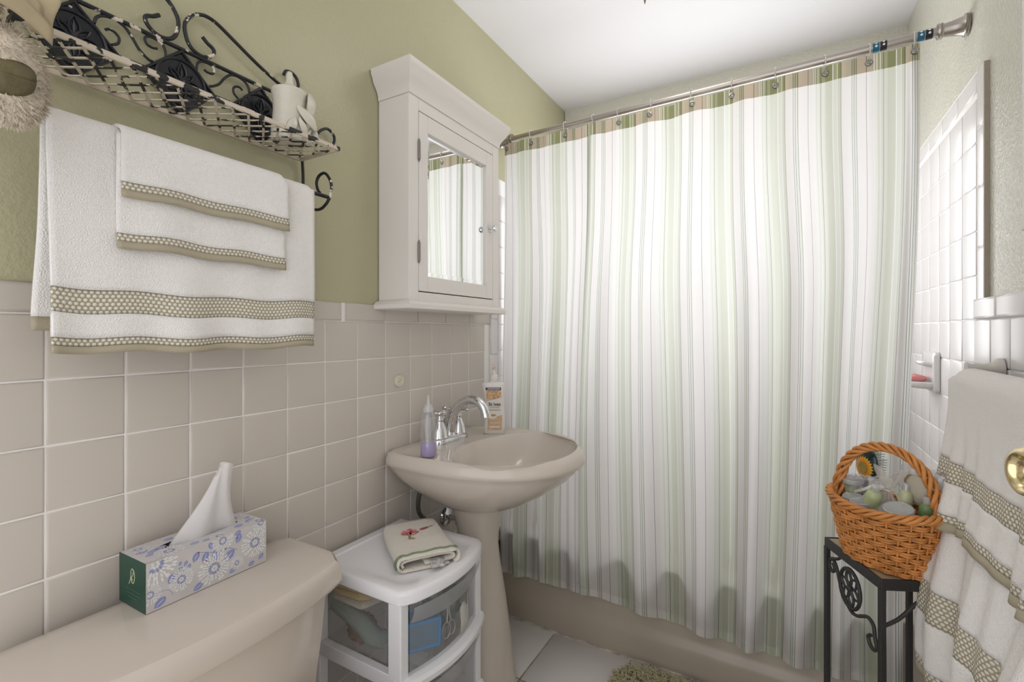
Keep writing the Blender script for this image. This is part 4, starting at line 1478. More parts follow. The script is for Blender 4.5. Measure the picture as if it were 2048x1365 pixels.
def soft_stack(name, mats_, c, sx, sy, h, n_, label, cat, twist=0.0):
    root = thing(name, label, cat, c)
    for i in range(n_):
        b = MB()
        z = c[2] + h * i
        b.rings([[(c[0] + x * (1 - .05 * ((i * 7) % 3)) + 0.004 * math.sin(y * 60 + i), c[1] + y, z + dz + 0.003 * math.sin(x * 50 + y * 40 + i)) for x, y in rrect(-sx / 2 + d, sx / 2 - d, -sy / 2 + d, sy / 2 - d, 0.02)]
                 for d, dz in ((0.008, 0.0), (0.0, h * 0.3), (0.0, h * 0.65), (0.008, h * 0.95), (0.03, h * 0.98))])
        b.build('fold', mats_[i % len(mats_)], root, angle=70)
    return root


YEL = mat('yellow_cloth', (0.72, 0.54, 0.24), 0.9, bump=0.4, bscale=200)
WCL = mat('cream_cloth', (0.72, 0.66, 0.55), 0.9, bump=0.4, bscale=200)
GCL = mat('grey_green_cloth', (0.30, 0.34, 0.29), 0.9, bump=0.4, bscale=200)
soft_stack('folded_washcloth', [WCL, YEL, YEL], (0.105, 0.868, 0.492), 0.125, 0.095, 0.019, 3, 'yellow and cream washcloths folded in the top cart drawer', 'washcloth')
b = MB()
b.tube(cat_path([(0.05, 0.835, 0.483), (0.09, 0.832, 0.474), (0.14, 0.835, 0.455), (0.175, 0.84, 0.43), (0.19, 0.86, 0.418)], 6), [0.021] * 25, 14)
b.build('rolled_cloth', GCL, angle=70, label='grey green rolled cloth under the yellow washcloths in the drawer', cat='cloth')
b = MB()
b.ball((0.125, 0.852, 0.432), 0.040, 0.030, 0.032, 40, 28)
b.v = [tuple(Vector(v) + (Vector(v) - Vector((0.125, 0.852, 0.432))) * 0.35 * noise.noise(Vector(v) * 130)) for v in b.v]
b.build('bath_pouf', mat('brown_net', (0.30, 0.17, 0.09), 0.8, bump=0.8, bscale=150, var=0.4, vscale=70), angle=90, label='brown net bath pouf inside the cart drawer', cat='bath pouf')
BLU = mat('bright_blue_plastic', (0.02, 0.25, 0.58), 0.35)
b = MB()
bx0 = Vector((0.255, 0.835, 0.412))
e1, e2, e3 = Vector((0.06, 0.085, 0.0)), Vector((-0.045, 0.03, 0)), Vector((0.0, 0.004, 0.062))
cor = [bx0 + e1 * i + e2 * j + e3 * k for i in (0, 1) for j in (0, 1) for k in (0, 1)]
for a, c in ((0, 1), (2, 3), (4, 5), (6, 7), (0, 2), (1, 3), (4, 6), (5, 7), (0, 4), (1, 5), (2, 6), (3, 7)):
    b.tube([cor[a], cor[c]], 0.0045, 6)
br = thing('blue_box', 'small bright blue framed box in the cart drawer', 'box', bx0)
b.build('frame', BLU, br, angle=60)
b = MB()
b.add([bx0, bx0 + e1, bx0 + e1 + e3, bx0 + e3], [(0, 1, 2, 3)])
b.add([bx0 + e3, bx0 + e1 + e3, bx0 + e1 + e2 + e3, bx0 + e2 + e3], [(0, 1, 2, 3)])
b.add([bx0 + e2, bx0 + e1 + e2, bx0 + e1 + e2 + e3, bx0 + e2 + e3], [(0, 1, 2, 3)])
b.add([bx0, bx0 + e2, bx0 + e2 + e3, bx0 + e3], [(0, 1, 2, 3)])
b.build('panel', mat('blue_grey_plastic', (0.10, 0.20, 0.30), 0.4), br, smooth=False, solid=0.001)
b = MB()
b.tube([(0.318 + 0.012 * math.cos(a) * .3, 0.945 + 0.012 * math.cos(a), 0.432 + 0.020 * math.sin(a)) for a in [i * math.pi / 8 for i in range(16)]], 0.002, 6, loop=True)
b.tube([(0.322 + 0.012 * math.cos(a) * .3, 0.962 + 0.010 * math.cos(a), 0.434 + 0.018 * math.sin(a)) for a in [i * math.pi / 8 for i in range(16)]], 0.002, 6, loop=True)
b.tube([(0.318, 0.948, 0.452), (0.315, 0.955, 0.475), (0.312, 0.952, 0.505)], [0.0025, 0.003, 0.001], 6)
b.tube([(0.322, 0.960, 0.452), (0.318, 0.957, 0.475), (0.314, 0.962, 0.505)], [0.0025, 0.003, 0.001], 6)
b.build('scissors', STEEL, angle=60, label='steel scissors standing against the clear drawer front', cat='scissors')
b = MB()
b.grid(lambda u, v: (0.3335 - 0.055 * (u - .1) ** 2 + 0.002 * math.sin(v * 4), lerp(0.985, 1.07, u), 0.408 + v * (0.062 + 0.012 * math.sin(u * 9))), 14, 4)
pp = b.build('paper_sheet', mat('newsprint', (0.66, 0.64, 0.58), 0.8, var=0.1, vscale=90), solid=0.0006, label='creased printed paper sheet at the drawer front', cat='paper')
GRN = mat_sheer('green_clear_wrap', (0.10, 0.22, 0.17), 0.75, 0.2, 0.25)
b = MB()
b.ball((0.262, 0.995, 0.452), 0.045, 0.055, 0.045, 30, 20)
b.v = [tuple(Vector(v) + (Vector(v) - Vector((0.262, 0.995, 0.452))) * 0.5 * noise.noise(Vector(v) * 45)) for v in b.v]
b.build('wrapped_bundle', GRN, angle=30, label='dark green plastic wrapped bundle in the cart drawer', cat='bundle')

# ================================================================== EMBROIDERED TOWEL ON THE CART
et = thing('guest_towel', 'folded cream guest towel with embroidered pink rose on the cart', 'towel', (0.2, 0.975, 0.6))
eO = Vector((0.205, 0.972, 0.5985))
ea = Vector((0.196, -0.136, 0)).normalized()     # long axis, towards the viewer
ew = Vector((-ea.y, ea.x, 0))                    # width axis (to the right in view)
EL, EW, EH = 0.222, 0.158, 0.036
CRM = mat('cream_towel', (0.76, 0.71, 0.62), 0.92, bump=0.5, bscale=260, sheen=0.3)
prof = []
r_ = EH / 2 - 0.003
for i in range(13):
    a = R(90 + 180 * i / 12)
    prof.append((-EW / 2 + r_ + r_ * math.cos(a), EH / 2 + r_ * math.sin(a)))
prof = [(EW / 2 - r_, EH - 0.003), (0.03, EH - 0.001), (-0.03, EH - 0.002)] + prof + [(-0.02, 0.003), (EW / 2 - 0.03, 0.003)]
right = []
for i in range(13):
    a = R(90 - 175 * i / 12)
    right.append((EW / 2 - r_ + r_ * math.cos(a) * 0.9, EH / 2 + r_ * math.sin(a)))
outer = list(reversed(right)) + prof[1:]
inner = [(-EW / 2 + 0.016, 0.010), (-EW / 2 + 0.012, 0.020), (-EW / 2 + 0.03, 0.026), (0.0, 0.027), (0.045, 0.027), (EW / 2 - 0.016, 0.022), (EW / 2 - 0.018, 0.012), (0.03, 0.010), (-0.01, 0.011)]


def ept(l, w, h):
    return eO + ea * l + ew * w + Vector((0, 0, h))


pp_ = cat_path([(p[0], p[1], 0) for p in outer], 2)
pi_ = cat_path([(p[0], p[1], 0) for p in inner], 5)
b = MB()
b.grid(lambda u, v: ept(lerp(-EL / 2, EL / 2, v) + 0.002 * math.sin(u * 20), pp_[min(int(u * (len(pp_) - 1) + .5), len(pp_) - 1)].x * (1 - 0.06 * (1 - v)) + 0.002 * math.sin(v * 6 + u * 3), pp_[min(int(u * (len(pp_) - 1) + .5), len(pp_) - 1)].y), len(pp_) - 1, 16)
b.build('outer_fold', CRM, et, solid=0.005, angle=80)
b = MB()
b.grid(lambda u, v: ept(lerp(-EL / 2 + 0.01, EL / 2 - 0.006, v), pi_[int(u * (len(pi_) - 1) + .5)].x, pi_[int(u * (len(pi_) - 1) + .5)].y), len(pi_) - 1, 8)
b.build('inner_fold', CRM, et, solid=0.006, angle=80)
RICK = mat('sage_rickrack', (0.20, 0.26, 0.15), 0.7)
b = MB()
ridx = [i for i, p in enumerate(pp_) if p.y > 0.008 and not (p.x > EW / 2 - 0.006)]
pts = []
dn = 60
sel = [pp_[i] for i in ridx]
for k in range(dn + 1):
    t = k / dn * (len(sel) - 1)
    i = min(int(t), len(sel) - 2)
    p = sel[i].lerp(sel[i + 1], t - i)
    cen = Vector((max(min(p.x, EW / 2 - r_), -EW / 2 + r_), EH / 2, 0))
    dirn = (p - cen).normalized() if (p - cen).length > 1e-6 else Vector((0, 1, 0))
    q = p + dirn * 0.0035
    pts.append(ept(EL / 2 - 0.014 + 0.0022 * math.sin(k * 1.5), q.x, q.y))
b.tube(pts, 0.003, 6)
b.build('rickrack_trim', RICK, et, angle=80, label='sage green rickrack trim')
ROSE = [mat('rose_pink', (0.62, 0.17, 0.19), 0.7), mat('rose_dark', (0.40, 0.05, 0.07), 0.7), mat('stem_olive', (0.30, 0.26, 0.08), 0.7), mat('rose_pale', (0.76, 0.36, 0.34), 0.7)]
b = MB()


def emb(cx_, cy2, ang, l, w, m_, h):
    pts = [(0, 0), (0.25, 0.45), (0.6, 0.5), (0.9, 0.25), (1.0, 0), (0.9, -0.25), (0.6, -0.5), (0.25, -0.45)]
    ca, sa = math.cos(ang), math.sin(ang)
    b.add([ept(cx_ + (p * l * ca - q * w * sa), cy2 + (p * l * sa + q * w * ca), EH + 0.0030 + h) for p, q in pts], [tuple(range(8))], m_)


RO = (-0.025, -0.018)
for ang, l, w, m_, h in ((2.9, 0.026, 0.020, 0, 0), (2.2, 0.026, 0.018, 3, .0002), (1.4, 0.024, 0.018, 0, .0003), (0.6, 0.018, 0.016, 3, .0004), (-0.4, 0.016, 0.014, 0, .0004), (-1.6, 0.024, 0.018, 0, .0003), (-2.4, 0.026, 0.016, 3, .0002), (2.5, 0.015, 0.007, 1, .0007), (1.2, 0.014, 0.006, 1, .0007), (-1.2, 0.012, 0.005, 1, .0007)):
    emb(RO[0], RO[1], ang, l, w, m_, h)
emb(-0.032, 0.010, 1.9, 0.030, 0.011, 1, .0005)
emb(-0.034, 0.014, 1.9, 0.022, 0.005, 0, .0008)
emb(-0.042, 0.038, 1.8, 0.016, 0.004, 2, .0005)
emb(-0.012, -0.020, -0.3, 0.030, 0.006, 2, .0005)
emb(0.008, -0.026, 0.9, 0.018, 0.005, 2, .0006)
b.build('embroidered_rose', ROSE, et, smooth=False, label='pink embroidered rose')
b = MB()
b.grid(lambda u, v: ept(EL / 2 - 0.02 + 0.040 * v, 0.004 + 0.034 * u - 0.004 * v, 0.016 + 0.004 * math.sin(v * 3) - 0.008 * v), 4, 8)
b.build('care_tag', mat('grey_printed_tag', (0.50, 0.48, 0.46), 0.5, var=0.4, vscale=120), et, solid=0.0006, label='small grey care tag')
# ================================================================== CURTAIN ROD
RA = Vector((0.004, 1.722, 1.988))
RBv = Vector((W_X - 0.002, 1.682, 1.990))


def rod_at(x):
    return RA.lerp(RBv, (x - RA.x) / (RBv.x - RA.x))


rod = thing('curtain_rod', 'brushed nickel tension rod carrying the striped shower curtain', 'curtain rod', (0.74, 1.70, 1.99))
rd = (RBv - RA).normalized()
MB().tube([RA, rod_at(0.43)], 0.0108, 16).build('outer_tube', NICKEL, rod)
MB().tube([rod_at(0.42), RBv], 0.0125, 16).build('inner_tube', NICKEL, rod)
for e, s_ in ((RBv, -1), (RA, 1)):
    pts = [e + rd * s_ * t for t in (0.0, 0.004, 0.0045, 0.008, 0.0085, 0.010, 0.034, 0.050, 0.0505, 0.054, 0.0545, 0.0575, 0.058, 0.062, 0.0625)]
    MB().tube(pts, [0.027, 0.029, 0.027, 0.0285, 0.0255, 0.0235, 0.0185, 0.0165, 0.0195, 0.0205, 0.0175, 0.0175, 0.0205, 0.0195, 0.0125], 24).build('end_flange', NICKEL, rod, angle=50)
TEAL = mat('teal_sticker', (0.015, 0.13, 0.22), 0.4)
BLK = mat('black_sticker', (0.012, 0.013, 0.02), 0.4)
for xs in (1.268, 1.366):
    for k, m_ in enumerate((TEAL, BLK)):
        a = rod_at(xs + 0.017 * k)
        c = rod_at(xs + 0.017 * k + 0.0155)
        so_ = MB().tube([a, c], 0.0128, 20, caps=False).build('sticker', m_, rod)
        b = MB()
        mid = (a + c) / 2
        for q in ((0, 1.05), (0.0, 0.35), (0.0, 1.75)):
            th = q[1]
            nrm_ = Vector((0, -math.cos(th - 0.5), math.sin(th - 0.5)))
            up_ = nrm_.cross(rd).normalized()
            pts4 = [(0.0036, 0), (0, 0.0036), (-0.0036, 0), (0, -0.0036)]
            b.add([mid + nrm_ * 0.0134 + rd * p + up_ * w_ for p, w_ in pts4], [(0, 1, 2, 3)])
        b.build('star_mark', WPR, so_, smooth=False)

# ================================================================== SHOWER CURTAIN
RX = [0.038, 0.156, 0.306, 0.425, 0.522, 0.640, 0.778, 0.903, 1.027, 1.154, 1.260, 1.361]


def mat_curtain(name, mixt, white, G, G2, T, T2):
    m = bpy.data.materials.new(name)
    m.use_nodes = True
    nt = m.node_tree
    nt.nodes.clear()
    out = nt.nodes.new('ShaderNodeOutputMaterial')
    uv = nt.nodes.new('ShaderNodeUVMap')
    sp = nt.nodes.new('ShaderNodeSeparateXYZ')
    nt.links.new(uv.outputs[0], sp.inputs[0])
    md = nt.nodes.new('ShaderNodeMath')
    md.operation = 'MODULO'
    md.inputs[1].default_value = 0.172
    nt.links.new(sp.outputs[0], md.inputs[0])
    dv = nt.nodes.new('ShaderNodeMath')
    dv.operation = 'DIVIDE'
    dv.inputs[1].default_value = 0.172
    nt.links.new(md.outputs[0], dv.inputs[0])
    cr = nt.nodes.new('ShaderNodeValToRGB')
    cr.color_ramp.interpolation = 'CONSTANT'
    D, Wt = (0.055, 0.06, 0.05), (0.82, 0.82, 0.78)
    st = [(0.0, G), (0.085, Wt), (0.098, G2), (0.17, Wt), (0.18, G), (0.235, D), (0.244, T), (0.315, T2), (0.40, D), (0.409, T2), (0.43, D), (0.439, G2), (0.475, D), (0.484, T),
          (0.60, T), (0.655, D), (0.664, T), (0.73, T2), (0.76, Wt), (0.772, T2), (0.80, Wt), (0.812, G2), (0.85, Wt), (0.86, G2), (0.90, D), (0.91, G2), (0.965, G)]
    el = cr.color_ramp.elements
    el[0].position, el[0].color = 0.0, (*G, 1)
    el[1].position, el[1].color = st[1][0], (*st[1][1], 1)
    for p, c in st[2:]:
        e = el.new(p)
        e.color = (*c, 1)
    nt.links.new(dv.outputs[0], cr.inputs['Fac'])
    wv = nt.nodes.new('ShaderNodeTexNoise')
    wv.inputs['Scale'].default_value = 420
    mp = nt.nodes.new('ShaderNodeMapping')
    mp.inputs['Scale'].default_value = (1, 0.6, 1)
    nt.links.new(uv.outputs[0], mp.inputs[0])
    nt.links.new(mp.outputs[0], wv.inputs['Vector'])
    bp = nt.nodes.new('ShaderNodeBump')
    bp.inputs['Strength'].default_value = 0.25
    bp.inputs['Distance'].default_value = 0.001
    nt.links.new(wv.outputs['Fac'], bp.inputs['Height'])
    df = nt.nodes.new('ShaderNodeBsdfDiffuse')
    tl = nt.nodes.new('ShaderNodeBsdfTranslucent')
    lt = nt.nodes.new('ShaderNodeMix')
    lt.data_type = 'RGBA'
    lt.inputs[0].default_value = white
    lt.inputs[7].default_value = (0.86, 0.86, 0.88, 1)
    nt.links.new(cr.outputs['Color'], lt.inputs[6])
    nt.links.new(cr.outputs['Color'], df.inputs['Color'])
    nt.links.new(lt.outputs[2], tl.inputs['Color'])
    nt.links.new(bp.outputs['Normal'], df.inputs['Normal'])
    mx = nt.nodes.new('ShaderNodeMixShader')
    mx.inputs[0].default_value = mixt
    nt.links.new(df.outputs[0], mx.inputs[1])
    nt.links.new(tl.outputs[0], mx.inputs[2])
    nt.links.new(mx.outputs[0], out.inputs['Surface'])
    return m


CURT = mat_curtain('striped_curtain_cloth', 0.5, 0.50, (0.54, 0.565, 0.43), (0.65, 0.67, 0.565), (0.79, 0.755, 0.735), (0.78, 0.765, 0.725))
HEMC = mat_curtain('striped_double_cloth_unlit', 0.12, 0.0, (0.30, 0.315, 0.165), (0.42, 0.43, 0.27), (0.60, 0.51, 0.40), (0.54, 0.49, 0.37))  # doubled cloth, stripes also deepened in colour for the missing backlight
HEMB = mat_curtain('striped_curtain_bottom_hem', 0.35, 0.3, (0.52, 0.545, 0.41), (0.61, 0.63, 0.52), (0.75, 0.71, 0.68), (0.74, 0.72, 0.67))
cur = thing('shower_curtain', 'striped white and sage shower curtain hanging in front of the bathtub', 'shower curtain', (0.7, 1.69, 0.18))
# plan of the curtain: path with a sharp overlap at x = .405
plan = [(0.026, 0.030), (0.030, 0.004)]
foldsA = [(0.075, 0.014), (0.115, -0.008), (0.155, 0.004), (0.20, 0.016), (0.24, -0.010), (0.29, 0.006), (0.33, 0.014), (0.37, -0.004), (0.40, 0.008), (0.413, 0.010), (0.417, 0.005), (0.411, -0.002), (0.404, -0.009), (0.404, -0.016), (0.418, -0.020)]
plan += foldsA
plan += [(0.468, -0.012), (0.53, 0.018), (0.61, -0.019), (0.70, 0.018), (0.79, -0.020), (0.88, 0.018), (0.95, -0.017), (1.02, 0.018), (1.085, -0.024), (1.15, 0.018), (1.21, -0.018), (1.265, 0.014), (1.315, -0.014), (1.34, 0.002)]
plan += [(1.352, -0.018), (1.368, -0.012), (1.372, 0.010), (1.362, 0.030), (1.350, 0.042)]
pth = cat_path([(p[0], p[1], 0) for p in plan], 10)
arc = [0.0]
for a, c in zip(pth, pth[1:]):
    arc.append(arc[-1] + (c - a).length)
CW = arc[-1]
ZTOP, ZBOT = 1.972, 0.185
NSX = len(pth) - 1


def ringfrac(x):
    for a, c in zip(RX, RX[1:]):
        if a <= x <= c:
            return (x - a) / (c - a)
    return 0.0


def cur_pt(i, v):
    """v: 0 top .. 1 bottom"""
    p = pth[i]
    z = lerp(ZTOP, ZBOT, v)
    x = p.x
    k = lerp(0.42, 1.65, sstep(0.0, 0.75, v)) * (1.0 if v > 0.12 else lerp(0.6, 1.0, v / 0.12))
    ybase = lerp(rod_at(x).y - 0.004, 1.672, sstep(0.0, 0.9, v))
    off = p.y * k
    # secondary slow wander of the folds
    off -= 0.014 * math.sin(math.pi * ringfrac(p.x)) * max(0.0, 1 - v * 4.5)
    off *= 1 + 0.35 * math.sin(x * 7.3 + 1.1)
    off += 0.006 * math.sin(x * 23 + v * 3.2) * v + 0.004 * math.sin(x * 61 + v * 5) * sstep(0.1, 0.5, v)
    y = min(ybase + off, 1.6935 if z < 0.42 else ybase + 0.06)
    # right side gathers towards the left lower down
    x -= 0.035 * sstep(1.1, 1.375, x) * sstep(0.1, 0.9, v)
    x += 0.016 * math.sin(v * 3.0 + x * 6.5) * sstep(0.08, 0.4, v) * (1 - sstep(1.25, 1.37, x)) * sstep(0.02, 0.2, x)
    # top sags between rings
    d = min(abs(p.x - r) for r in RX)
    z -= 0.20 * 0.06 * min(d / 0.06, 1) * max(0, 1 - v * 9)
    # hem rises where cloth is further back
    z += (-p.y * 0.55 + 0.012 * math.sin(x * 4.2)) * sstep(0.86, 1.0, v)
    if p.x > 0.404 and i > 150:
        z += 0.0
    return Vector((x, y, z))


def curtain_strip(name, v0, v1, nv, m_, lab, dy=0.0):
    b = MB()
    vs, uv, fs = [], [], []
    for j in range(nv + 1):
        v = lerp(v0, v1, j / nv)
        for i in range(NSX + 1):
            q = cur_pt(i, v)
            vs.append((q.x, q.y + dy, q.z))
            uv.append((arc[i] + 0.05, v * 1.8))
    for j in range(nv):
        for i in range(NSX):
            p = j * (NSX + 1) + i
            fs.append((p, p + 1, p + NSX + 2, p + NSX + 1))
    b.add(vs, fs, 0, uv)
    return b.build(name, m_, cur, angle=85, label=lab)


VH = 0.0265
curtain_strip('top_hem', 0.0, VH, 3, HEMC, 'doubled hem with snap buttons')
curtain_strip('cloth', VH, 0.985, 64, CURT, None)
curtain_strip('bottom_hem', 0.985, 1.0, 2, HEMB, 'doubled bottom hem')
for r in RX[:3] + RX[4:]:
    i = min(range(len(pth)), key=lambda k: abs(pth[k].x - r) + (1 if (pth[k].y > 0.0 and pth[k].x > 1.33) else 0))
    q = cur_pt(i, 0.0125)
    b = MB()
    q = q + Vector((0, -0.002, 0))
    b.lathe([(0.0005, -0.004), (0.003, -0.0045), (0.0045, -0.0035), (0.006, -0.0045), (0.0085, -0.004), (0.0095, -0.001), (0.0095, 0.001)], q, 20, 0, 'y')
    b.build('snap_button', mat('dark_nickel', (0.34, 0.33, 0.31), 0.3, 1.0), cur, angle=40)

# clear rings
RINGM = mat_sheer('clear_ring_plastic', (0.9, 0.9, 0.92), 0.55, 0.05, 0.5)
b = MB()
prof_r = [(-0.017 * math.sin(a) * (0.85 if math.cos(a) < 0 else 0.95), 0.0165 * math.cos(a) - (0.0 if math.cos(a) > 0 else 0.011 * -math.cos(a))) for a in [2 * math.pi * i / 28 for i in range(28)]]
b.tube([(0, p, q - 0.002) for p, q in prof_r], 0.0018, 7, loop=True)
ring_me = b.mesh('curtain_ring', RINGM, True, 80)
order = ['first', 'second', 'third', 'fourth', 'fifth', 'sixth', 'seventh', 'eighth', 'ninth', 'tenth', 'eleventh', 'twelfth']
for k, r in enumerate(RX):
    o = link('curtain_ring', ring_me, label='clear plastic curtain ring, %s from the left end of the rod' % order[k], cat='curtain ring', group='clear rings on the curtain rod')
    p = rod_at(r)
    o.location = (p.x, p.y, p.z)
    o.rotation_euler = (0, 0, R(rnd.uniform(-12, 12)))

# clear liner behind the curtain
LIN = mat_sheer('clear_liner', (0.86, 0.88, 0.90), 0.10, 0.12, 0.6)
b = MB()


def liner(u, v):
    x = lerp(0.06, 1.418 - 0.022 * sstep(0, .5, v), u)
    return (x, 1.722 + 0.008 * math.sin(x * 46 + v) + 0.02 * v * 0 - 0.006 * math.sin(v * 7), lerp(1.965, 0.40, v))


b.grid(liner, 120, 20)
b.grid(lambda u, v: (1.375 + 0.034 * u + 0.006 * math.sin(v * 9), 1.700 + 0.010 * math.sin(u * 5), 1.968 - 0.075 * v + 0.01 * u), 8, 8)
b.build('curtain_liner', LIN, angle=80, label='clear plastic shower liner showing past the curtain edge', cat='shower liner')

# ================================================================== SOAP DISH AND SOAP
sd = thing('soap_dish', 'white ceramic wall soap dish on the tub surround tiles', 'soap dish', (XR, 1.94, 1.0))
yc, zc = 1.975, 1.055
b = MB()
x_ = XR - 0.001
b.rings([[(x_ - d, y, z) for y, z in rrect(yc - 0.075 + e, yc + 0.075 - e, zc - 0.062 + e, zc + 0.062 - e, 0.012)] for d, e in ((0.0, 0.0), (0.010, 0.0), (0.014, 0.004), (0.0145, 0.02))])
b.build('back_plate', mat('white_ceramic', (0.80, 0.78, 0.77), 0.15), sd, angle=50)
b = MB()
b.rings([[(x_ - 0.012 - w * (0.062 + e), yc + q * (0.066 + e), zc - 0.040 + h) for q, w in [(math.cos(a), math.sin(a)) for a in [math.pi * i / 16 for i in range(17)]]] for e, h in
         ((-0.02, -0.014), (-0.004, -0.008), (0.0, 0.004), (-0.002, 0.008), (-0.012, 0.009), (-0.02, 0.0))])
b.build('tray', MATS['white_ceramic'], sd, angle=60)
b = MB()
b.tube(cat_path([(x_ - 0.010, yc - 0.045, zc + 0.020), (x_ - 0.030, yc - 0.035, zc + 0.026), (x_ - 0.036, yc, zc + 0.028), (x_ - 0.030, yc + 0.035, zc + 0.026), (x_ - 0.010, yc + 0.045, zc + 0.020)], 5), 0.007, 10)
b.build('grip_bar', MATS['white_ceramic'], sd, angle=60)
b = MB()
so2 = (x_ - 0.045, yc, zc - 0.0225)
b.rings([[(so2[0] + x, so2[1] + y, so2[2] + h) for x, y in rrect(-0.024 + e, 0.024 - e, -0.045 + e, 0.045 - e, 0.018 - e * .5)] for e, h in ((0.006, -0.0095), (0.001, -0.005), (0, 0.0), (0.002, 0.006), (0.008, 0.0095), (0.015, 0.0105))])
b.build('soap_bar', mat('pink_soap', (0.78, 0.22, 0.22), 0.35), angle=60, label='pink bar of soap lying in the ceramic dish', cat='soap')

# ================================================================== RIGHT TOWEL BAR AND TOWELS
tbr = thing('towel_bar', 'white ceramic towel bar on the right wall under the towels', 'towel bar', (W_X - 0.04, 1.2, 1.085))
PORC = mat('porcelain_post', (0.66, 0.62, 0.57), 0.2)
for y in (1.402, 0.93):
    b = MB()
    b.lathe([(0.024, -0.0175), (0.024, -0.022), (0.021, -0.028), (0.014, -0.034), (0.011, -0.045), (0.011, -0.066), (0.014, -0.075)], (W_X, y, 1.100 - 0.0), 24, 0, 'x')
    b.build('post', PORC, tbr, angle=50)
TBX, TBZ = W_X - 0.068, 1.083
MB().tube([(TBX, 0.90, TBZ + 0.004), (TBX, 1.43, TBZ + 0.004)], 0.008, 12).build('bar', PORC, tbr)

rt = thing('draped_bath_towel', 'long white towel hanging lowest on the right wall bar', 'towel', (1.36, 1.3, 0.5))


def rt_back(u, t):
    """long layer: u 0 far (left in view) .. 1 near; t metres below the bar"""
    y = lerp(1.428 - 0.118 * sstep(0.08, 0.42, t), 0.89, u)
    w = u * 1.257
    z = TBZ - 0.004 - t
    flare = 0.088 * sstep(0.05, 0.52, t)
    fold = (0.013 * math.sin(w * 12 + 0.2) + 0.006 * math.sin(w * 33 + 1.0)) * sstep(0.05, 0.45, t)
    x = TBX - 0.010 - flare * lerp(1.0, 0.55, u) - fold
    y += 0.010 * math.sin(t * 6 + u * 4)
    z -= 0.014 * math.sin(w * 7.5 + 0.3) * sstep(0.3, 0.6, t) + 0.10 * sstep(0.82, 0.92, w) * sstep(0.2, 0.5, t)
    return (x - 0.045 * sstep(0.82, 0.92, w) * sstep(0.25, 0.5, t), y, z)


towel_parts(rt, rt_back, (('towel_body', 0.0, 0.415, TERRY, 0.008, None), ('dotted_border', 0.415, 0.475, WOVEN, 0.006, 'tan dotted woven border'), ('lower_body', 0.475, 0.565, TERRY, 0.008, None),
                          ('dotted_trim', 0.565, 0.582, WOVEN, 0.006, 'tan dotted trim'), ('hem', 0.582, 0.598, HEM, 0.006, 'tan satin hem')), 70, 0.45)
rf = thing('draped_hand_towel', 'white towel with dotted border draped on top at the right wall bar', 'towel', (1.36, 1.3, 0.78))


def rt_front(u, t):
    y = lerp(1.434 - 0.118 * sstep(0.08, 0.42, max(t, 0)), 0.89, u)
    w = u * 1.257
    r2 = 0.019
    if t < 0:
        a = -t / r2
        return (TBX - r2 * math.cos(a), y - 0.010 * math.sin(a) * (1 - u), TBZ + r2 * 0.75 * math.sin(a) - 0.022 * sstep(0.93, 1.0, 1 - u) * abs(math.sin(a) * 0.7 + 0.3))
    z = TBZ - t - 0.022 * sstep(0.93, 1.0, 1 - u) * 0.3 * max(0, 1 - t * 10)
    flare = 0.088 * sstep(0.05, 0.52, t) * lerp(1.0, 0.55, u) + 0.006
    fold = (0.013 * math.sin(w * 12 + 0.2) + 0.006 * math.sin(w * 33 + 1.0)) * sstep(0.05, 0.45, t) + 0.004 * math.sin(w * 39) * sstep(0.02, 0.3, t)
    x = TBX - r2 - flare - fold
    z -= 0.010 * math.sin(u * 9 + 0.6) * sstep(0.15, 0.32, t)
    y += 0.006 * sstep(0.05, 0.3, t) * (1 - u)
    return (x, y, z)


towel_parts(rf, rt_front, (('towel_body', -0.058, 0.178, TERRY, 0.008, None), ('dotted_border', 0.178, 0.216, WOVEN, 0.006, 'tan dotted woven border'), ('lower_body', 0.216, 0.272, TERRY, 0.008, None),
                           ('dotted_trim', 0.272, 0.285, WOVEN, 0.006, 'tan dotted trim'), ('hem', 0.285, 0.300, HEM, 0.006, 'tan satin hem')), 70, 0.45)

# ================================================================== PLANT STAND
ps_ = thing('plant_stand', 'dark iron plant stand with square top holding the basket', 'plant stand', (1.28, 1.41, 0))
PZ = 0.65
pA, pB = Vector((1.140, 1.462, 0)), Vector((1.230, 1.268, 0))     # back-left, front
pe = (pB - pA)
pf = Vector((-pe.y, pe.x, 0)).normalized() * 0.206
pC, pD = pB + pf, pA + pf


def quad(a, z):
    """inset a"""
    c = (pA + pB + pC + pD) / 4
    out_ = []
    for p in (pA, pB, pC, pD):
        v = p - c
        out_.append(c + v * (1 - a / 0.105) + Vector((0, 0, z)))
    return out_


b = MB()
o_, i_ = quad(0.0, 0), quad(0.006, 0)
for z0, z1 in ((PZ - 0.022, PZ + 0.002),):
    vs = [p + Vector((0, 0, z0)) for p in o_] + [p + Vector((0, 0, z1)) for p in o_] + [p + Vector((0, 0, z1)) for p in i_] + [p + Vector((0, 0, z0)) for p in i_]
    fs = []
    for k in range(4):
        l_ = (k + 1) % 4
        fs += [(k, l_, 4 + l_, 4 + k), (4 + k, 4 + l_, 8 + l_, 8 + k), (8 + k, 8 + l_, 12 + l_, 12 + k), (12 + k, 12 + l_, l_, k)]
    b.add(vs, fs)
b.build('top_frame', DIRON, ps_, smooth=False, bevel=0.002)
b = MB()
b.rings([[p + Vector((0, 0, PZ - 0.010)) for p in quad(0.0065, 0)], [p + Vector((0, 0, PZ)) for p in quad(0.0065, 0)]])
b.build('tabletop', mat('tan_stone_top', (0.42, 0.33, 0.22), 0.5, bump=0.2, bscale=50, var=0.2, vscale=14), ps_, smooth=False)
cen = (pA + pB + pC + pD) / 4
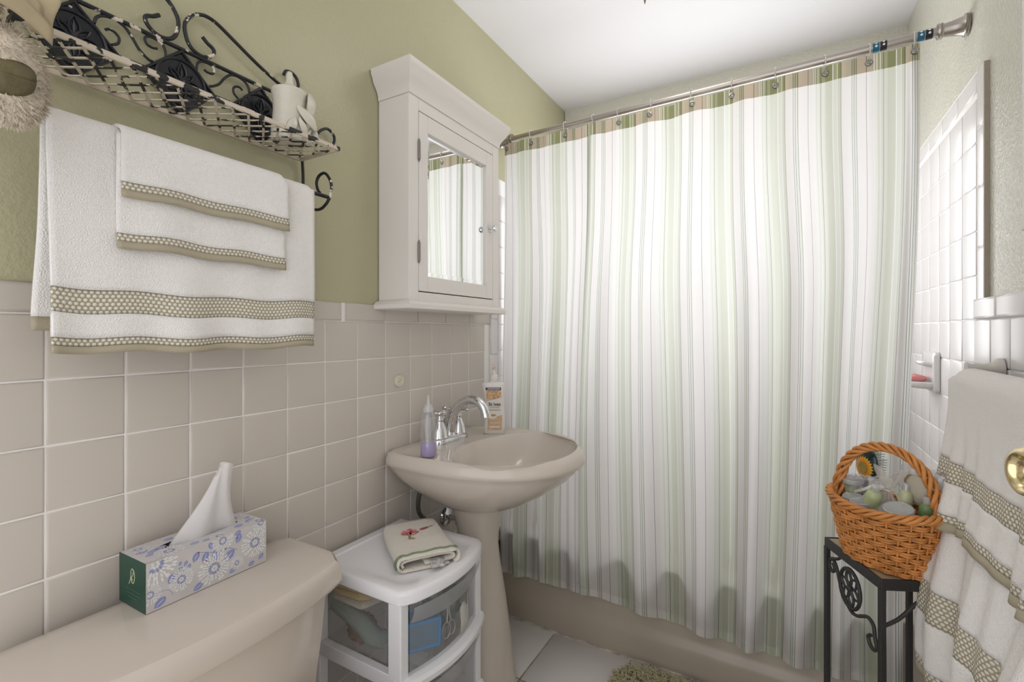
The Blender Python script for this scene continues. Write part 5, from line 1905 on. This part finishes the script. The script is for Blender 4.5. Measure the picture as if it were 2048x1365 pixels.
for p in (pA, pB, pC, pD):
    q = cen + (p - cen) * 0.955
    u_ = pe.normalized() * 0.0058
    w_ = pf.normalized() * 0.0058
    b = MB()
    b.rings([[q + u_ + w_ + Vector((0, 0, z)), q - u_ + w_ + Vector((0, 0, z)), q - u_ - w_ + Vector((0, 0, z)), q + u_ - w_ + Vector((0, 0, z))] for z in (0.0, PZ - 0.02)])
    b.build('leg', DIRON, ps_, smooth=False, bevel=0.0015)


def scroll_panel(P0, P1, nm):
    """scrolls and a pierced disc between two legs"""
    d = (P1 - P0)
    L = d.length
    d = d.normalized()
    F = lambda s, h: P0 + d * s + Vector((0, 0, PZ - 0.016 - h))
    c1 = [(0.066, 0.0), (0.045, 0.016), (0.018, 0.028), (0.010, 0.040), (0.012, 0.052), (0.022, 0.058), (0.031, 0.052), (0.031, 0.042), (0.025, 0.037)]
    c2 = [(0.014, 0.030), (0.026, 0.027), (0.040, 0.038), (0.056, 0.072), (0.078, 0.100), (0.100, 0.114), (0.120, 0.112), (0.142, 0.100), (0.160, 0.092), (0.178, 0.100), (L - 0.022, 0.122), (L - 0.016, 0.140), (L - 0.024, 0.152), (L - 0.038, 0.148), (L - 0.044, 0.134), (L - 0.036, 0.126)]
    for c in (c1, c2):
        MB().tube(cat_path([F(*p) for p in c], 5), 0.0040, 8).build('scroll', DIRON, ps_, angle=60)
    dc = (0.094, 0.063)
    b = MB()
    b.tube([F(dc[0] + 0.038 * math.cos(a), dc[1] + 0.045 * math.sin(a)) for a in [2 * math.pi * i / 32 for i in range(32)]], 0.0042, 8, loop=True)
    di = b.build(nm, DIRON, ps_, angle=60, label='pierced iron flower disc')
    b = MB()
    for k in range(6):
        a = k * math.pi / 3 + 0.3
        for s_ in (-1, 1):
            pts = []
            for t in (0.1, 0.4, 0.7, 1.0):
                off = 0.010 * math.sin(math.pi * t) * s_
                pts.append(F(dc[0] + 0.036 * t * math.cos(a) - off * math.sin(a), dc[1] + 0.043 * t * math.sin(a) + off * math.cos(a)))
            b.tube(cat_path(pts, 3), 0.0030, 6)
    b.ball(F(*dc), 0.008, 0.008, 0.008, 10, 8)
    b.build('flower', DIRON, di)


scroll_panel(cen + (pA - cen) * .955, cen + (pB - cen) * .955, 'pierced_disc')
P0, P1 = cen + (pB - cen) * .955, cen + (pC - cen) * .955
d_ = (P1 - P0).normalized()
F = lambda s, h: P0 + d_ * s + Vector((0, 0, PZ - 0.022 - h))
MB().tube(cat_path([F(0.004, 0.078), F(0.035, 0.060), F(0.065, 0.030), F(0.090, 0.010), F(0.115, 0.004), F(0.140, 0.010), F(0.170, 0.030), F(0.202, 0.078)], 5), 0.0040, 8).build('scroll', DIRON, ps_, angle=60)
MB().tube(cat_path([F(0.150, 0.024), F(0.138, 0.048), F(0.120, 0.056), F(0.102, 0.048), F(0.098, 0.034), F(0.108, 0.026)], 5), 0.0040, 8).build('scroll', DIRON, ps_, angle=60)

# ================================================================== WICKER BASKET
bk = thing('wicker_basket', 'orange wicker basket with arched handle on the plant stand', 'basket', (1.235, 1.343, PZ))
BC = Vector((1.250, 1.366, PZ + 0.003))
bl = Vector((0.191, -0.155, 0)).normalized()     # long axis, towards the right in view
bs = Vector((-bl.y, bl.x, 0))
BA0, BB0, BA1, BB1, BH = 0.082, 0.054, 0.113, 0.078, 0.128


def bpt(a, t, e=0.0):
    h = t * BH
    k = t ** 0.8
    A, B = lerp(BA0, BA1, k) + e, lerp(BB0, BB1, k) + e
    rise = 0.012 * t * math.cos(a) ** 2
    return BC + bl * (A * math.cos(a)) + bs * (B * math.sin(a)) + Vector((0, 0, h + rise))


NSTK = 30
nrow = 11
for r in range(nrow):
    t = (r + 0.4) / nrow
    b = MB()
    m_ = NSTK * 4
    for q in (-1, 1):
        pts = []
        for i in range(m_):
            a = 2 * math.pi * i / m_
            e = 0.0042 * math.sin(NSTK / 2 * a * 1.0 + (math.pi if (r % 2) else 0)) if q < 0 else 0.0042 * math.sin(NSTK / 2 * a + (math.pi if (r % 2) else 0))
            p = bpt(a, t + q * 0.020, e)
            pts.append(p)
        b.tube(pts, 0.0030, 6, loop=True)
    b.build('woven_row', WICK, bk, angle=80)
for i in range(NSTK):
    a = 2 * math.pi * (i + 0.5) / NSTK
    MB().tube([bpt(a, t, 0.0) for t in (0.0, 0.35, 0.7, 0.98)], 0.0026, 6).build('stake', WICK, bk, angle=80)
b = MB()
b.rings([[bpt(2 * math.pi * i / 40, 0.0, -0.002) + Vector((0, 0, z)) for i in range(40)] for z in (-0.002, 0.004)])
b.build('base', WICK, bk)
for s_ in range(4):
    pts = []
    m_ = 150
    for i in range(m_):
        a = 2 * math.pi * i / m_
        ph = a * 9 + s_ * math.pi / 2
        p = bpt(a, 1.0, 0.002 + 0.0062 * math.cos(ph))
        pts.append(p + Vector((0, 0, 0.0065 * math.sin(ph))))
    MB().tube(pts, 0.0042, 6, loop=True).build('rim_strand', WICK, bk, angle=80)


def hdl(t, e=0.0):
    """handle arch: t 0..1 from the left end to the right end"""
    a = math.pi * (1 - t)
    w = 0.098 * math.cos(a)
    flat = abs(math.sin(a)) ** 0.72
    return BC + bl * (w) + bs * (0.012 * math.cos(a)) + Vector((0, 0, 0.105 + 0.158 * flat))


nh = 90
for s_ in range(4):
    pts = []
    for i in range(nh + 1):
        t = i / nh
        p = hdl(t)
        tg = (hdl(min(t + 0.01, 1)) - hdl(max(t - 0.01, 0))).normalized()
        nx = bs.copy()
        nz = tg.cross(nx).normalized()
        ph = t * 26 + s_ * math.pi / 2
        spread = 0.0070 + 0.006 * (abs(t - .5) * 2) ** 4
        pts.append(p + nx * spread * math.cos(ph) + nz * spread * math.sin(ph))
    MB().tube(pts, 0.0045, 6).build('handle_strand', WICK, bk, angle=80)
for t0, s_ in ((0.0, 1), (1.0, -1)):
    for o2 in (-0.018, 0.018):
        p = hdl(t0)
        MB().tube(cat_path([p + bs * o2 - Vector((0, 0, 0.015)), p + bs * o2 * 0.9 + Vector((0, 0, 0.01)), hdl(t0 + s_ * 0.07) + bs * o2 * 0.3, hdl(t0 + s_ * 0.12)], 5), 0.005, 6).build('handle_stay', WICK, bk, angle=80)

# ---- contents of the basket


def bin_(l, s, h):
    return BC + bl * l * 0.86 + bs * s * 0.86 + Vector((0, 0, h))


hb = thing('hairbrush', 'oval hairbrush with sunflower back standing in the basket', 'hairbrush', bin_(-0.060, 0.045, 0.1))
hc = bin_(-0.070, 0.040, 0.205)
hn = (Vector((1.0543, 0, 1.18)) - hc)
hn = Vector((-0.80, -0.60, 0.05)).normalized()
hu = Vector((0.06, -0.02, 1)).normalized()
hs = hu.cross(hn).normalized()
hu = hn.cross(hs)
mt = Matrix((hs, hu, hn)).transposed()
MB().ball(hc, 0.030, 0.040, 0.010, 28, 16, mtx=mt).build('brush_head', mat('dark_teal_lacquer', (0.012, 0.035, 0.035), 0.2, coat=0.4), hb, angle=80)
b = MB()
for ring, (n_, l_, w_, r0, m_, h_) in enumerate(((22, 0.012, 0.0068, 0.0135, 0, 0.0), (22, 0.011, 0.006, 0.010, 1, 0.0002))):
    for k in range(n_):
        a = 2 * math.pi * (k + .5 * ring) / n_
        pts = [(0, 0), (0.5, 0.5), (1, 0), (0.5, -0.5)]
        vs = []
        for p, q in pts:
            rr_ = r0 + p * l_
            xx, yy = rr_ * math.cos(a) - q * w_ * math.sin(a), (rr_ * math.sin(a) + q * w_ * math.cos(a)) * 1.12 - 0.008
            zz = 0.0101 * math.sqrt(max(0, 1 - (xx / 0.030) ** 2 - (yy / 0.040) ** 2)) + 0.0005 + h_
            vs.append(hc + hs * xx + hu * yy + hn * zz)
        b.add(vs, [(0, 1, 2, 3)], m_)
vs = []
for k in range(20):
    a = 2 * math.pi * k / 20
    xx, yy = 0.0125 * math.cos(a), 0.0135 * math.sin(a) - 0.008
    vs.append(hc + hs * xx + hu * yy + hn * (0.0108))
b.add(vs, [tuple(range(20))], 2)
b.build('sunflower_print', [mat('sunflower_yellow', (0.80, 0.42, 0.03), 0.4), mat('sunflower_orange', (0.72, 0.28, 0.02), 0.4), mat('sunflower_core', (0.30, 0.22, 0.05), 0.6, var=0.3, vscale=200)], hb, smooth=False, label='orange sunflower painted on the brush back')
b = MB()
for i in range(-3, 4):
    for j in range(-6, 7):
        xx, yy = i * 0.0075, j * 0.0055
        if (xx / 0.026) ** 2 + (yy / 0.036) ** 2 < 1:
            p = hc + hs * xx + hu * yy - hn * 0.006
            b.tube([p, p - hn * 0.022 + hs * xx * .12 + hu * yy * .12], 0.0007, 4)
b.build('bristle', mat('black_bristle', (0.02, 0.02, 0.02), 0.5), hb, kind='stuff')
MB().tube([hc - hu * 0.036, hc - hu * 0.06, hc - hu * 0.12], [0.008, 0.006, 0.007], 10).build('handle', MATS['dark_teal_lacquer'], hb)

CUP = mat_sheer('clear_cup_plastic', (0.80, 0.82, 0.82), 0.42, 0.12, 0.3)
LIDC = mat_sheer('milky_cup_lid', (0.84, 0.85, 0.86), 0.72, 0.2, 0.25)


def cup(l, s, h, r, ht_, tilt, lab, fill=None):
    c = bin_(l, s, h)
    root = thing('lidded_cup', lab, 'container', c, group='small lidded cups in the basket')
    M_ = Matrix.Rotation(tilt[0], 4, bl) @ Matrix.Rotation(tilt[1], 4, bs)

    def mk(prof, nm, m_):
        b = MB()
        b.lathe(prof, (0, 0, 0), 24)
        b.v = [tuple(c + (M_ @ Vector(v))) for v in b.v]
        b.build(nm, m_, root, angle=45)
    mk([(r * 0.78, -ht_), (r * 0.84, -ht_ + 0.003), (r * 0.95, -0.008)], 'cup_wall', CUP)
    mk([(r * 1.0, -0.010), (r * 1.06, -0.009), (r * 1.06, -0.001), (r * 1.0, 0.0), (r * 0.9, -0.0015), (r * 0.2, -0.0015)], 'cup_lid', LIDC)
    if fill:
        mk([(r * 0.74, -ht_ + 0.001), (r * 0.85, -ht_ * .45), (0.001, -ht_ * 0.45)], 'contents', fill)


GREENF = mat('pale_green_gel', (0.42, 0.50, 0.22), 0.35)
cup(-0.082, 0.000, 0.172, 0.021, 0.045, (0.10, 0.05), 'clear cup with milky lid at the left of the basket', GREENF)
cup(0.056, -0.042, 0.146, 0.026, 0.030, (0.25, 0.05), 'white lidded tub against the front basket rim', mat('white_cream', (0.75, 0.74, 0.74), 0.4))
cup(-0.030, -0.050, 0.138, 0.020, 0.032, (0.15, 0.0), 'milky round lid low at the front rim of the basket')
cup(-0.060, -0.036, 0.140, 0.019, 0.032, (0.12, -0.05), 'milky round lid tucked beside the left cup')
cup(-0.106, 0.012, 0.142, 0.016, 0.03, (0.1, 0.0), 'small clear cup lid against the left rim')


def little_bottle(c, r, h, m_, tilt, lab, name='travel_bottle', capm=None):
    root = thing(name, lab, 'bottle', c, group='little bottles in the basket')
    M_ = Matrix.Rotation(tilt[0], 4, bl) @ Matrix.Rotation(tilt[1], 4, bs)
    b = MB().lathe([(r * .9, 0), (r, 0.003), (r, h * .72), (r * .85, h * .82), (r * .45, h * .88)], (0, 0, 0), 20)
    b.v = [tuple(c + (M_ @ Vector(v))) for v in b.v]
    b.build('bottle_body', m_, root, angle=50)
    b = MB().lathe([(r * .5, h * .86), (r * .5, h), (r * .4, h * 1.01)], (0, 0, 0), 16)
    b.v = [tuple(c + (M_ @ Vector(v))) for v in b.v]
    b.build('cap', capm or LIDC, root, angle=40)


little_bottle(bin_(-0.034, -0.018, 0.085), 0.016, 0.105, mat('apple_green_gel', (0.44, 0.50, 0.27), 0.25), (0.25, 0.35), 'apple green gel bottle leaning left of the organza bag')
little_bottle(bin_(0.034, 0.010, 0.085), 0.014, 0.105, mat('yellow_green_gel', (0.52, 0.53, 0.33), 0.25), (0.0, 0.1), 'yellow green bottle behind the organza bag')
little_bottle(bin_(0.084, 0.012, 0.075), 0.013, 0.10, mat('deep_green_gel', (0.16, 0.24, 0.10), 0.25), (0.1, 0.1), 'deep green bottle near the right handle end')
# two oval brushes or pumices at the right
for c, rx, rz, m_, lab in ((bin_(0.066, 0.022, 0.178), 0.025, 0.036, mat('beige_pumice', (0.48, 0.44, 0.34), 0.6, bump=0.2, bscale=120), 'oval beige pumice stone standing at the right of the basket'),
                           (bin_(0.044, 0.036, 0.180), 0.016, 0.030, mat('brown_pumice', (0.34, 0.25, 0.13), 0.6, bump=0.2, bscale=120), 'oval brown pumice stone behind the beige one')):
    MB().ball(c, rx, 0.009, rz, 24, 14, mtx=Matrix.Rotation(R(-42), 3, 'Z') @ Matrix.Rotation(R(10), 3, 'X')).build('pumice_stone', m_, angle=80, label=lab, cat='pumice')
# organza gift bag, gathered with a ribbon
og = thing('organza_bag', 'sheer cream organza bag tied with ribbon in the basket middle', 'gift bag', bin_(0.0, -0.01, 0.08))
ORG = mat_sheer('cream_organza', (0.80, 0.76, 0.68), 0.40, 0.3, 0.18)
oc_ = bin_(0.004, -0.014, 0.100)
tp = bin_(0.018, -0.004, 0.182)


def org(u, v):
    a = u * 2 * math.pi
    c = oc_.lerp(tp, v)
    if v < 0.62:
        k = 1 - 0.82 * sstep(0.1, 0.62, v)
    else:
        k = 0.18 + 0.55 * sstep(0.62, 1.0, v) * (0.75 + 0.25 * math.sin(a * 4))
    k *= 1 + 0.10 * math.sin(a * 7 + v * 4)
    top = 0.010 * math.sin(a * 2 + .8) * sstep(0.7, 1, v)
    return c + bl * 0.047 * k * math.cos(a) + bs * 0.030 * k * math.sin(a) + Vector((0, 0, 0.03 * v + top))


MB().grid(org, 48, 24).build('bag', ORG, og, angle=80)
tk = org(0.25, 0.62).lerp(org(0.75, 0.62), .5)
b = MB()
b.tube([tk + bl * 0.010 * math.cos(a) + bs * 0.008 * math.sin(a) for a in [2 * math.pi * i / 16 for i in range(16)]], 0.0025, 6, loop=True)
for sg, dz in ((-1, -0.055), (-1, -0.02), (1, -0.05)):
    P_ = cat_path([tk, tk + bl * sg * 0.02 - bs * 0.012 + Vector((0, 0, 0.004)), tk + bl * sg * 0.042 - bs * 0.020 + Vector((0, 0, dz * .5)), tk + bl * sg * 0.060 - bs * 0.022 + Vector((0, 0, dz))], 5)
    b.grid(lambda u, v: P_[int(u * (len(P_) - 1) + .5)] + Vector((0, 0, (v - .5) * 0.007)), len(P_) - 1, 1)
b.build('ribbon_tie', mat_sheer('satin_ribbon', (0.86, 0.83, 0.76), 0.8, 0.25, 0.3), og, angle=80)
b = MB()
for i in range(7):
    b2 = bin_(-0.012 + 0.011 * (i % 3) + 0.003, -0.030 + 0.008 * (i // 3), 0.100 + 0.006 * (i % 2) + 0.006 * (i // 3))
    b.ball(b2, 0.0075, 0.0075, 0.0075, 12, 8)
b.build('bath_bead', mat('blush_bead', (0.62, 0.40, 0.28), 0.35), og, angle=80, kind='stuff')
MB().rings([[bin_(0.016 + x, -0.024 + y, h) for x, y in rrect(-0.012, 0.012, -0.009, 0.009, 0.003)] for h in (0.085, 0.128)]).build('tan_packet', mat('tan_packet_card', (0.58, 0.40, 0.20), 0.5), og)
# second clear bag at the left and plastic wrap at the right
WRAP = mat_sheer('clear_cello', (0.80, 0.80, 0.84), 0.34, 0.1, 0.35)


def crumple(c, ax, ay, az, seed, nm, lab, m_=WRAP, amp=0.5):
    b = MB()
    b.ball((0, 0, 0), 1, 1, 1, 28, 18)
    vs = []
    for v in b.v:
        q = Vector(v)
        s_ = 1 + amp * noise.noise(q * 1.7 + Vector((seed, 0, 0))) + amp * .4 * noise.noise(q * 4 + Vector((0, seed, 0)))
        if q.z > 0.6:
            q.x *= 1.3
        q = q * s_
        vs.append(tuple(c + bl * q.x * ax + bs * q.y * ay + Vector((0, 0, q.z * az))))
    b.v = vs
    return b.build(nm, m_, angle=25, label=lab, cat='plastic bag')


crumple(bin_(-0.046, 0.014, 0.150), 0.034, 0.022, 0.036, 2.3, 'plastic_bag', 'crumpled clear plastic bag below the hairbrush')
crumple(bin_(0.058, 0.050, 0.190), 0.044, 0.020, 0.034, 5.1, 'plastic_bag', 'crumpled clear plastic wrap under the right half of the handle')
crumple(bin_(-0.096, 0.016, 0.150), 0.016, 0.016, 0.026, 8.1, 'plastic_bag', 'small clear plastic pouch at the left rim of the basket')
b = MB()
b.rings([[bin_(x, y, h) for x, y in rrect(-0.066, 0.066, -0.040, 0.040, 0.038)] for h in (0.008, 0.09)])
b.build('tissue_lining', mat('kraft_lining', (0.42, 0.36, 0.26), 0.9, bump=0.6, bscale=40), angle=60, label='crumpled tan paper lining the bottom of the basket', cat='paper lining')
b = MB()
b.add([bin_(-0.094, -0.030, 0.126), bin_(-0.072, -0.040, 0.124), bin_(-0.068, -0.026, 0.138), bin_(-0.088, -0.018, 0.140)], [(0, 1, 2, 3)])
b.build('paper_card', mat('yellow_green_card', (0.68, 0.66, 0.40), 0.5), solid=0.001, smooth=False, label='pale yellow green card at the left front rim of the basket', cat='card')

# ================================================================== BATH MAT
bm_ = thing('bath_mat', 'sage green shaggy bath mat on the floor by the tub', 'bath mat', (0.82, 1.38, 0))
MATC = mat('sage_chenille', (0.42, 0.39, 0.23), 0.95, var=0.2, vscale=90)
mx0, mx1, my0_, my1_ = 0.545, 1.06, 1.02, 1.662
MB().rings([[(x, y, z) for x, y in rrect(mx0 + e, mx1 - e, my0_ + e, my1_ - e, 0.11)] for e, z in ((0.01, 0.0005), (0.008, 0.006), (0.015, 0.010))]).build('backing', MATC, bm_, angle=60)
b = MB()
for i in range(5200):
    x, y = rnd.uniform(mx0, mx1), rnd.uniform(my0_ + 0.2, my1_)
    ddx, ddy = max(mx0 + 0.11 - x, x - (mx1 - 0.11), 0), max(y - (my1_ - 0.11), 0)
    if math.hypot(ddx, ddy) > 0.106:
        continue
    a = rnd.uniform(0, 6.28)
    ln = rnd.uniform(0.010, 0.018)
    p0 = Vector((x, y, 0.006))
    p1 = p0 + Vector((math.cos(a) * ln * .35, math.sin(a) * ln * .35, 0.014))
    p2 = p0 + Vector((math.cos(a) * ln, math.sin(a) * ln, 0.017))
    b.tube([p0, p1, p2], [0.0028, 0.0032, 0.0022], 5)
b.build('chenille_tuft', MATC, bm_, kind='stuff', angle=80)

# ================================================================== CEILING LAMP (only its finial tip is in view)
lp = thing('ceiling_lamp', 'ceiling lamp whose metal finial tip shows at the top edge', 'ceiling lamp', (0.712, 1.338, C_Z))
lc = (0.712, 1.338, 0)
MB().lathe([(0.08, C_Z - 0.0005), (0.085, C_Z - 0.02), (0.03, C_Z - 0.035), (0.012, C_Z - 0.04), (0.012, C_Z - 0.075)], lc, 32).build('canopy', NICKEL, lp, angle=50)
MB().lathe([(0.135, C_Z - 0.07), (0.14, C_Z - 0.08), (0.13, C_Z - 0.12), (0.10, C_Z - 0.17), (0.055, C_Z - 0.205), (0.01, C_Z - 0.215)], lc, 40, caps=False).build('glass_bowl', mat_sheer('opal_glass', (0.9, 0.88, 0.84), 0.55, 0.2, 0.1), lp, angle=60)
MB().lathe([(0.012, C_Z - 0.21), (0.018, C_Z - 0.222), (0.010, C_Z - 0.235), (0.012, C_Z - 0.25), (0.007, C_Z - 0.27), (0.001, C_Z - 0.297)], lc, 18).build('finial', mat('bronze', (0.30, 0.25, 0.2), 0.4, 0.9), lp, angle=50)
ld = bpy.data.lights.new('lamp_bulb', 'POINT')
ld.energy = 3.0
ld.color = (1.0, 0.95, 0.88)
ld.shadow_soft_size = 0.12
lo = bpy.data.objects.new('lamp_bulb', ld)
COL.objects.link(lo)
lo.location = (0.712, 1.338, C_Z - 0.13)
